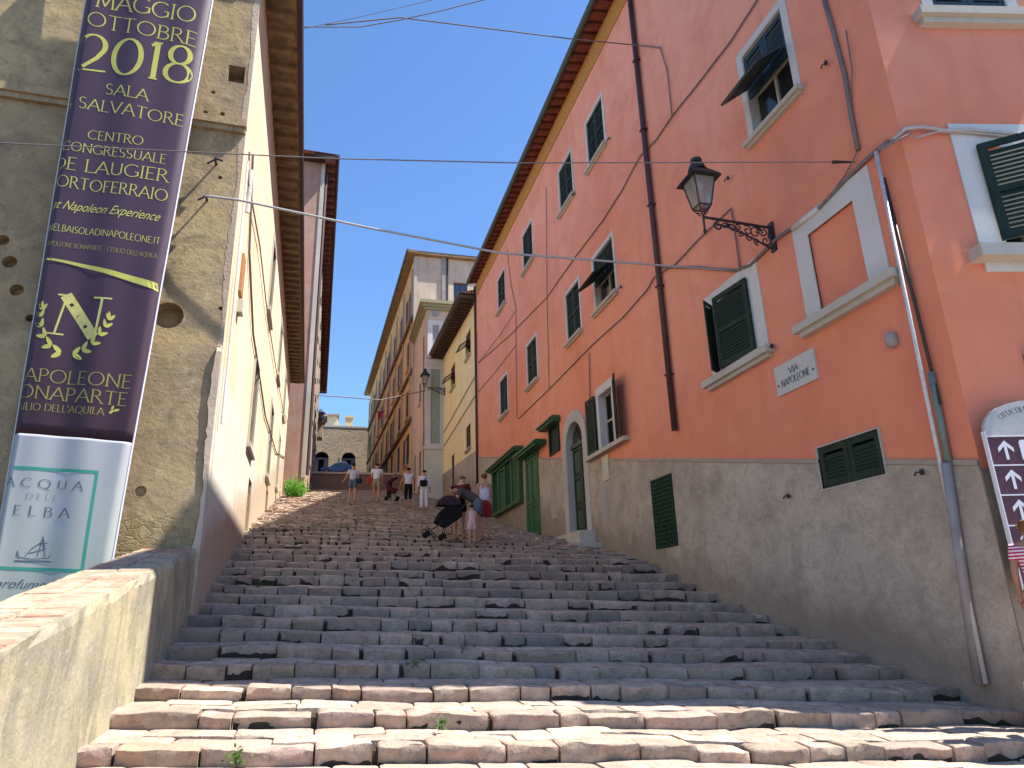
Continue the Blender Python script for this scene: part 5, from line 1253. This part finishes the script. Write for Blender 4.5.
# ================================================================= PEOPLE (metric, local frame: +y forward)
SKIN = None
def skinm(name, c):
    t = NT(name, .55, .35); t.color(t.mix(t.noise(9, 3), c, mul(c, .85))); t.b.inputs['Subsurface Weight'].default_value = .05; return t.m
SK1 = skinm('light_tanned_skin', (.46, .25, .16)); SK2 = skinm('tanned_skin', (.36, .18, .11))
def cloth(name, c, ns=20): return flat(name, c, .9, .1, .2, ns, .2)
def skin(chains, radii, root, sub=2):
    """chains: list of (name, name) edges over joint dict already converted; returns verts, faces"""
    names = list(radii.keys()); idx = {n: i for i, n in enumerate(names)}
    me = bpy.data.meshes.new('sk'); me.from_pydata([radii[n][0] for n in names], [(idx[a], idx[b]) for a, b in chains], []); me.update()
    ob = bpy.data.objects.new('sk', me); COL.objects.link(ob); m_ = ob.modifiers.new('s', 'SKIN'); m_.use_smooth_shade = True
    sv = me.skin_vertices[0].data
    for n in names:
        r = radii[n][1]; r = r if isinstance(r, tuple) else (r, r); sv[idx[n]].radius = r; sv[idx[n]].use_root = (n == root)
    s_ = ob.modifiers.new('u', 'SUBSURF'); s_.levels = sub; s_.render_levels = sub
    bpy.context.view_layer.update(); ev_ = ob.evaluated_get(bpy.context.evaluated_depsgraph_get()); em = bpy.data.meshes.new_from_object(ev_)
    V = [v.co.copy() for v in em.vertices]; F = [list(p.vertices) for p in em.polygons]
    bpy.data.objects.remove(ob); bpy.data.meshes.remove(me); bpy.data.meshes.remove(em); return V, F
STAND = dict(pelvis=(0, 0, .95), waist=(0, 0, 1.08), chest=(0, 0, 1.25), collar=(0, 0, 1.41), neck=(0, .01, 1.49), head1=(0, .02, 1.57), head2=(0, .02, 1.65), head3=(0, .015, 1.70),
    shL=(-.17, 0, 1.39), elL=(-.23, -.02, 1.12), wrL=(-.25, .04, .88), haL=(-.25, .06, .80), shR=(.17, 0, 1.39), elR=(.23, -.02, 1.12), wrR=(.25, .04, .88), haR=(.25, .06, .80),
    hiL=(-.09, 0, .90), knL=(-.10, .02, .50), anL=(-.10, -.01, .09), toL=(-.11, .14, .035), hiR=(.09, 0, .90), knR=(.10, .02, .50), anR=(.10, -.01, .09), toR=(.11, .14, .035))
RAD = dict(pelvis=(.145, .10), waist=(.125, .085), chest=(.155, .10), collar=(.10, .075), neck=.052, head1=.075, head2=.088, head3=.07, shL=.055, elL=.040, wrL=.028, haL=.034, shR=.055, elR=.040, wrR=.028, haR=.034,
    hiL=.085, knL=.056, anL=.036, toL=.034, hiR=.085, knR=.056, anR=.036, toR=.034)
EDG = [('pelvis', 'waist'), ('waist', 'chest'), ('chest', 'collar'), ('collar', 'neck'), ('neck', 'head1'), ('head1', 'head2'), ('head2', 'head3')] + [(a + s_, b + s_) for s_ in 'LR' for a, b in (('sh', 'el'), ('el', 'wr'), ('wr', 'ha'), ('hi', 'kn'), ('kn', 'an'), ('an', 'to'))] + [('collar', 'shL'), ('collar', 'shR'), ('pelvis', 'hiL'), ('pelvis', 'hiR')]
def person(label, at, heading, pose, clothes, hair, skinmat, scale=1.0, group=None, bag=None):
    """at in survey units (feet); heading: angle of the facing direction from +Y towards -X"""
    base = T(at); r = thing('person', label, 'person', base, group, metric=True)
    J = {k: Vector(v) for k, v in STAND.items()}
    for k, v in pose.items():
        if not k.startswith('_'): J[k] = Vector(v)
    M = Matrix.Rotation(heading, 4, 'Z') @ Matrix.Scale(scale, 4)
    def W(v): return base + (M @ Vector(v))
    rd = {k: (tuple(J[k]), RAD[k]) for k in J}
    V, F = skin(EDG, rd, 'pelvis'); mb = MB(); mb.add([W(v) for v in V], F)
    for s_ in 'LR':   # five separate fingers rooted in the palm
        ha, wr = J['ha' + s_], J['wr' + s_]; d = (ha - wr).normalized(); side_ = d.cross(Vector((0, 1, .2))).normalized() * (1 if s_ == 'L' else -1); pn = d.cross(side_).normalized()
        for k, (off, ln) in enumerate(((-.024, .060), (-.008, .070), (.008, .066), (.022, .052))):
            p0 = ha + side_ * off; p1 = p0 + d * (ln * .75) ; p2 = p1 + d * ln * .4 + pn * ln * .35
            mb.tube([W(p0), W(p0.lerp(p1, .6)), W(p1), W(p2)], [.0085 * scale, .0082 * scale, .0075 * scale, .0055 * scale], 6)
        p0 = wr.lerp(ha, .5) - side_ * .02; p1 = p0 - side_ * .030 + d * .035; p2 = p1 + d * .03
        mb.tube([W(p0), W(p1), W(p2)], [.011 * scale, .010 * scale, .007 * scale], 6)
    # face: nose, ears, eyes on the head
    hu = (J['head3'] - J['head1']).normalized(); hc = J['head1'].lerp(J['head3'], .45); fw = Vector(pose.get('_face', (0, 1, 0))); fw = (fw - hu * fw.dot(hu)).normalized(); sd = hu.cross(fw)
    mb.tube([W(hc + fw * .07 + hu * .015), W(hc + fw * .112 - hu * .022), W(hc + fw * .085 - hu * .03)], [.008, .015, .010], 6)
    for q in (-1, 1): mb.tube([W(hc + sd * q * .088 - hu * .03), W(hc + sd * q * .098 + hu * .0), W(hc + sd * q * .092 + hu * .025)], [.008, .014, .008], 6)
    b = mb.build('body', skinmat, r, smooth=True, metric=True)
    fm = MB()
    for q in (-1, 1): fm.lathe(tuple(W(hc + fw * .083 + sd * q * .03 + hu * .012) - Vector((0, 0, .008))), [(.002, 0), (.010, .004), (.010, .012), (.002, .016)], 8)
    fm.tube([W(hc + fw * .084 - hu * .055 + sd * -.022), W(hc + fw * .090 - hu * .055), W(hc + fw * .084 - hu * .055 + sd * .022)], .004, 5); fm.build('eyes_and_mouth', IRON, r, metric=True)
    # hair
    hl = hair.get('len', 0.0); hv = {'a': (tuple(hc + hu * .045 - fw * .012), .098), 'b': (tuple(hc - hu * .005 - fw * .038), (.088)), 'c': (tuple(hc - hu * (.05 + hl) - fw * .05), .05 + .02 * (hl > 0))}
    if hair.get('bun'): hv['d'] = (tuple(hc + hu * .10 - fw * .10), .05)
    V, F = skin([('a', 'b'), ('b', 'c')] + ([('b', 'd')] if hair.get('bun') else []), hv, 'a', 2); hb = MB(); hb.add([W(v) for v in V], F); hb.build('hair', hair['mat'], r, smooth=True, metric=True)
    for nm, parts, grow, mt in clothes:
        vs = {}; ed = []
        for a in parts:
            seg = a.split('>'); n0 = None
            for s_ in seg:
                f = 1.0
                if '*' in s_: s_, f = s_.split('*'); f = float(f)
                key = s_ if f == 1.0 else s_ + 'p'
                if f != 1.0: pv = J[n0['j']].lerp(J[s_], f); rr0 = RAD[s_]
                else: pv = J[s_]; rr0 = RAD[s_]
                rr = tuple(q + grow for q in rr0) if isinstance(rr0, tuple) else rr0 + grow
                if f != 1.0 and nm in ('skirt', 'dress', 'shorts'): rr = (rr if not isinstance(rr, tuple) else rr[0]) + .03
                vs[key] = (tuple(pv), rr)
                if n0: ed.append((n0['k'], key))
                n0 = {'j': s_, 'k': key}
        ed = list(dict.fromkeys(ed)); V, F = skin(ed, vs, 'pelvis' if 'pelvis' in vs else ('chest' if 'chest' in vs else list(vs)[0]), 2)
        cb_ = MB(); cb_.add([W(v) for v in V], F); cb_.build(nm, mt, r, smooth=True, metric=True)
    sh = MB()
    for s_ in 'LR':
        V, F = skin([('a', 'b')], {'a': (tuple(J['an' + s_] + Vector((0, -.01, -.045))), .045), 'b': (tuple(J['to' + s_] + Vector((0, .01, 0))), .042)}, 'a', 1); sh.add([W(v) for v in V], F)
    sh.build('shoes', pose.get('_shoe', cloth_sh), r, smooth=True, metric=True)
    return r, W
cloth_sh = cloth('grey_shoe', (.25, .22, .2))
HB = cloth('dark_brown_hair', (.022, .013, .010)); HBK = cloth('black_hair', (.012, .010, .010)); HR = cloth('reddish_brown_hair', (.16, .07, .035))
WT = cloth('white_cotton', (.72, .72, .76)); WTP = cloth('lilac_white_cotton', (.62, .60, .72))
def striped(name, c1, c2, sc):
    t = NT(name, .9, .1); w = t.n('ShaderNodeTexWave', wave_type='BANDS', bands_direction='Z'); w.inputs['Scale'].default_value = sc; t.l(t.pos, w.inputs[0])
    t.color(t.mix(t.ramp(w.outputs['Fac'], [(.45, 0.), (.55, 1.)]), c1, c2)); return t.m
TSH = ['pelvis*1>waist>chest>collar', 'chest>collar>shL>elL*.6', 'collar>shR>elR*.6']
TANK = ['pelvis>waist>chest>collar', 'collar>shL', 'collar>shR']
def fix(p): return [q.replace('*1>', '>') for q in p]
TSH = fix(TSH)
SHORTS = ['waist>pelvis>hiL>knL*.65', 'pelvis>hiR>knR*.65']; LONG = ['waist>pelvis>hiL>knL>anL', 'pelvis>hiR>knR>anR']; CAPRI = ['waist>pelvis>hiL>knL>anL*.4', 'pelvis>hiR>knR>anR*.4']
WALK = dict(knL=(-.10, .12, .52), anL=(-.10, .08, .12), toL=(-.11, .22, .06), knR=(.10, -.02, .50), anR=(.10, -.16, .12), toR=(.11, -.03, .035))
def bagobj(nm, lbl, W, c, s, mat, strap=None):
    p = W(c); r = thing(nm, lbl, 'bag', p, metric=True); m = MB()
    w, d, h = s; m.hexa([p + Vector(q) for q in ((-w * .8, -d, -h), (w * .8, -d, -h), (w * .8, d, -h), (-w * .8, d, -h), (-w, -d * .7, h * .7), (w, -d * .7, h * .7), (w, d * .7, h * .7), (-w, d * .7, h * .7))])
    b = m.build('bag_body', mat, r, metric=True); q = b.modifiers.new('b', 'BEVEL'); q.width = .04; q.segments = 3
    if strap: m = MB(); m.tube([p + Vector((0, 0, h * .5))] + [W(x) for x in strap] + [p + Vector((w * .5, 0, h * .5))], .014, 6); m.build('strap', mat, r, metric=True)
    return r
def foot(px_, py_, y): 
    p = atY(px_, py_, y); return (p.x, y, ground(p.x, y) + .01)
G1 = 'people walking up the steps'
NAVY = cloth('navy_canvas', (.015, .02, .05)); BLK = cloth('black_fabric', (.012, .012, .014)); DEN = cloth('denim', (.10, .13, .18)); KH = cloth('khaki_cotton', (.33, .27, .17)); MRN = cloth('maroon_cotton', (.11, .02, .025)); RED = cloth('red_canvas', (.5, .03, .03))
r, W = person('person climbing in a white and blue striped top and denim shorts with a navy bag', foot(352, 504, 24), 0, dict(WALK, elL=(-.26, -.05, 1.15), wrL=(-.36, .02, 1.0), haL=(-.40, .04, .95)),
    [('striped_top', TSH, .02, striped('striped_cotton', (.68, .68, .72), (.25, .28, .45), 7.0)), ('shorts', SHORTS, .02, DEN)], dict(mat=HB, len=.0, bun=True), SK1, 1.0, G1)
bagobj('shoulder_bag', 'navy blue bag at the hip of the person in the striped top', W, (.27, -.05, .98), (.13, .08, .12), NAVY, [(.15, 0, 1.45)])
r, W = person('person climbing in a white t-shirt and khaki shorts carrying a red bag', foot(376, 500, 25.4), 0, dict(WALK), [('shirt', TSH, .035, WT), ('shorts', SHORTS, .03, KH)], dict(mat=HB), SK1, 1.03, G1)
bagobj('red_bag', 'red bag carried by the man in khaki shorts', W, (-.33, .0, .95), (.09, .07, .22), RED, None)
r, W = person('person in maroon clothes stooping over a dark stroller beside the climbing man', foot(389, 493, 27.5), -.9, dict(waist=(0, .08, 1.05), chest=(0, .22, 1.17), collar=(0, .34, 1.27), neck=(0, .40, 1.33), head1=(0, .45, 1.37), head2=(0, .50, 1.43), head3=(0, .52, 1.47), shL=(-.17, .34, 1.25), shR=(.17, .34, 1.25), elL=(-.2, .45, 1.05), elR=(.2, .45, 1.05), wrL=(-.18, .6, .95), wrR=(.18, .6, .95), haL=(-.16, .66, .93), haR=(.16, .66, .93), _face=(0, .8, -.5)),
    [('shirt', TSH, .03, MRN), ('trousers', LONG, .02, BLK)], dict(mat=HB), SK2, .9, G1)
r, W = person('person climbing in a white sleeveless top and black cropped trousers', foot(408, 506.5, 22.6), 0, dict(knL=(-.09, .03, .50), anL=(-.07, -.06, .09), toL=(-.08, .08, .035), knR=(.09, .08, .52), anR=(.07, .02, .14), toR=(.08, .15, .09), elL=(-.27, -.02, 1.13), wrL=(-.33, .05, .92), haL=(-.35, .07, .85)), [('tank_top', TANK, .022, WTP), ('cropped_trousers', CAPRI, .018, BLK)], dict(mat=HBK, len=.02), SK2, 1.0, G1)
r, W = person('person climbing all in white with a black shoulder bag across the back', foot(424, 506.5, 22.7), 0, dict(knL=(-.10, .02, .50), anL=(-.11, .0, .09), knR=(.09, .05, .51), anR=(.10, .02, .10)), [('white_shirt', ['pelvis>waist>chest>collar', 'collar>shL>elL>wrL*.7', 'collar>shR>elR>wrR*.7'], .035, WT), ('white_trousers', LONG, .03, WT)], dict(mat=HBK), SK1, .98, G1)
bagobj('shoulder_bag', 'round black bag on the back of the person dressed in white', W, (-.05, -.19, 1.12), (.16, .07, .15), BLK, [(.1, -.1, 1.46)])
# family bending over a stroller in the middle of the steps
G2 = 'family with a stroller in the middle of the steps'
Y0 = 14.2
def bend(hx, fwd): pass
r, W = person('person in a grey brown shirt and denim shorts bending forward over the stroller', foot(474, 548, Y0), 1.25,
    dict(pelvis=(0, -.12, .92), waist=(0, -.02, 1.03), chest=(0, .16, 1.12), collar=(0, .32, 1.20), neck=(0, .39, 1.22), head1=(0, .46, 1.22), head2=(0, .52, 1.24), head3=(0, .57, 1.26), shL=(-.17, .30, 1.18), shR=(.17, .30, 1.18), elL=(-.2, .40, .95), elR=(.2, .42, .95), wrL=(-.16, .55, .78), wrR=(.16, .56, .78), haL=(-.15, .60, .72), haR=(.15, .61, .72),
         hiL=(-.09, -.12, .88), hiR=(.09, -.12, .88), knL=(-.10, .0, .48), knR=(.11, -.06, .49), anL=(-.1, -.05, .09), anR=(.11, -.14, .09), toL=(-.11, .10, .035), toR=(.12, .01, .035), _face=(0, .5, -1)),
    [('shirt', TSH, .035, cloth('grey_brown_shirt', (.085, .065, .070))), ('shorts', SHORTS, .03, cloth('blue_grey_denim', (.11, .14, .18)))], dict(mat=HB), SK1, 1.1, G2)
r, W = person('person with brown hair in a white top and red skirt standing behind the stooping one', foot(485, 545, Y0 + .45), .2,
    dict(elR=(.22, .05, 1.13), wrR=(.16, .2, 1.0), haR=(.13, .26, .97)), [('white_top', TANK, .025, WTP), ('skirt', ['waist>pelvis>hiL>knL*.9', 'pelvis>hiR>knR*.9'], .045, cloth('red_cotton', (.26, .03, .035)))], dict(mat=HR, len=.03, bun=False), SK1, 1.05, G2)
r, W = person('person in dark clothes holding the stroller from its upper side', foot(459, 547, Y0 + .3), -.6,
    dict(waist=(0, .03, 1.07), chest=(0, .10, 1.23), collar=(0, .16, 1.36), neck=(0, .2, 1.43), head1=(0, .24, 1.49), head2=(0, .27, 1.56), head3=(0, .28, 1.61), shL=(-.17, .15, 1.34), shR=(.17, .15, 1.34), elL=(-.22, .25, 1.1), elR=(.22, .25, 1.1), wrL=(-.15, .42, 1.0), wrR=(.15, .42, 1.0), haL=(-.13, .48, .98), haR=(.13, .48, .98), _face=(0, .8, -.5)),
    [('dark_top', TSH, .03, MRN), ('shorts', SHORTS, .03, BLK)], dict(mat=HR), SK1, 1.06, G2)
r, W = person('small child in a pale pink dress standing in front of the adults', foot(472, 549, Y0 - .35), .1, dict(), [('dress', ['collar>chest>waist>pelvis>hiL>knL*.8', 'pelvis>hiR>knR*.8', 'collar>shL', 'collar>shR'], .04, cloth('pale_pink_cotton', (.60, .40, .36)))], dict(mat=HB, len=.03), SK1, .60, G2)
# stroller
sx, sy, szz = foot(450, 540, Y0 - .1); sb = T((sx, sy, szz)); st = thing('stroller', 'black folded stroller tilted and held over the steps by the family', 'stroller', sb, metric=True)
m = MB(); q = lambda x, y, z: sb + Vector((x, y, z))
m.prism([q(-.42, -.22, .50), q(-.10, -.22, .36), q(.28, -.22, .62), q(.30, -.22, .86), q(-.02, -.22, .98), q(-.30, -.22, .74)], (0, .42, 0)); b = m.build('seat', BLK, st, metric=True); v = b.modifiers.new('b', 'BEVEL'); v.width = .05; v.segments = 3
m = MB()
P = [q(-.05 + .30 * math.cos(a) * 1.0, 0, .92 + .24 * math.sin(a)) for a in [math.pi * k / 10 for k in range(11)]]
m.prism([p + Vector((0, -.23, 0)) for p in P], (0, .46, 0)); b = m.build('canopy', cloth('aubergine_canopy', (.045, .025, .035)), st, metric=True)
m = MB()
for y in (-.2, .2): m.tube([q(.45, y, 1.02), q(.1, y, .66), q(-.45, y, .33), q(-.60, y, .22)], .014, 6); m.tube([q(-.1, y, .5), q(-.18, y, .2)], .012, 6); m.tube([q(-.62, y, .36), q(-.35, y, .12)], .016, 6)
m.tube([q(.45, -.2, 1.02), q(.45, .2, 1.02)], .016, 6); m.build('stroller_frame', IRON, st, metric=True)
for x, z in ((-.60, .2), (-.2, .14)):
    for y in (-.22, .20):
        m = MB(); m.prism([q(x + .075 * math.cos(k * math.pi / 7), y, z + .075 * math.sin(k * math.pi / 7)) for k in range(14)], (0, .03, 0)); m.build('wheel', BLK, st, metric=True)
# second stroller uphill
sx, sy, szz = foot(392, 492, 27.4); sb = T((sx, sy, szz)); st = thing('stroller', 'dark stroller standing next to the stooping person near the top', 'stroller', sb, metric=True)
m = MB(); m.prism([q(-.25, -.2, .45), q(.2, -.2, .35), q(.28, -.2, .55), q(-.05, -.2, .62), q(-.25, -.2, 1.0)], (0, .4, 0)); m.build('seat', MRN, st, metric=True)
m = MB()
for y in (-.2, .2): m.tube([q(-.45, y, 1.0), q(.25, y, .12)], .016, 6); m.tube([q(-.25, y, .1), q(.1, y, .5)], .014, 6)
m.build('stroller_frame', IRON, st, metric=True)
for x in (-.27, .27):
    for y in (-.22, .20):
        m = MB(); m.prism([q(x + .09 * math.cos(k * math.pi / 7), y, .09 + .09 * math.sin(k * math.pi / 7)) for k in range(14)], (0, .04, 0)); m.build('wheel', BLK, st, metric=True)
# person at the right edge
pe = atY(1023, 513, 4.62)
person('person in a red and white striped top at the right edge by the sign', (pe.x, 4.62, -.675), -1.1, dict(elL=(-.21, -.04, 1.12), wrL=(-.22, .02, .88), haL=(-.22, .04, .80)), [('striped_top', TSH, .018, striped('red_striped_cotton', (.68, .62, .66), (.45, .02, .08), 9.0)), ('trousers', LONG, .02, NAVY)], dict(mat=HR, len=.04), SK2, .93)

bs = thing('doorstep_block', 'worn grey block by the sign at the foot of the house end wall', 'stone step', (6.2, 4.75, -1.2))
m = MB(); m.box((5.5, 4.55, -1.35), (7.6, 4.86, -.69)); b = m.build('block', BASEM, bs); q_ = b.modifiers.new('b', 'BEVEL'); q_.width = .03; q_.segments = 2
# ================================================================= CAMERA, SUN, SKY
cd = bpy.data.cameras.new('camera'); cam = bpy.data.objects.new('camera', cd); COL.objects.link(cam)
cd.sensor_width = 36; cd.lens = FPX / 1024 * 36; cd.clip_start = .05; cd.clip_end = 3000
mt = Matrix([[ROT[i][k] for k in range(3)] for i in range(3)]).to_4x4(); mt.translation = T((0, 0, 0)); cam.matrix_world = mt
scene.camera = cam
sd = Vector((1, -.30, 1.757)).normalized()
sl = bpy.data.lights.new('sun', 'SUN'); sl.energy = 5.0; sl.angle = math.radians(.53); sl.color = (1, .95, .87); so = bpy.data.objects.new('sun', sl); COL.objects.link(so)
so.rotation_euler = sd.to_track_quat('Z', 'Y').to_euler(); so.location = T((20, -5, 40))
w = bpy.data.worlds.new('World'); scene.world = w; w.use_nodes = True; nt = w.node_tree; bg = nt.nodes['Background']
sk = nt.nodes.new('ShaderNodeTexSky'); sk.sky_type = 'NISHITA'; sk.sun_disc = False; sk.sun_elevation = math.asin(sd.z); sk.sun_rotation = math.atan2(sd.x, sd.y); sk.air_density = 1.0; sk.dust_density = 0; sk.ozone_density = 10.0
nt.links.new(sk.outputs[0], bg.inputs[0]); bg.inputs[1].default_value = .11
vs = scene.view_settings; vs.view_transform = 'Standard'; vs.look = 'None'; vs.gamma = 1; vs.use_curve_mapping = False; vs.exposure = 1.28
scene.render.engine = 'CYCLES'; scene.cycles.max_bounces = 8; scene.cycles.diffuse_bounces = 5; scene.cycles.use_denoising = True
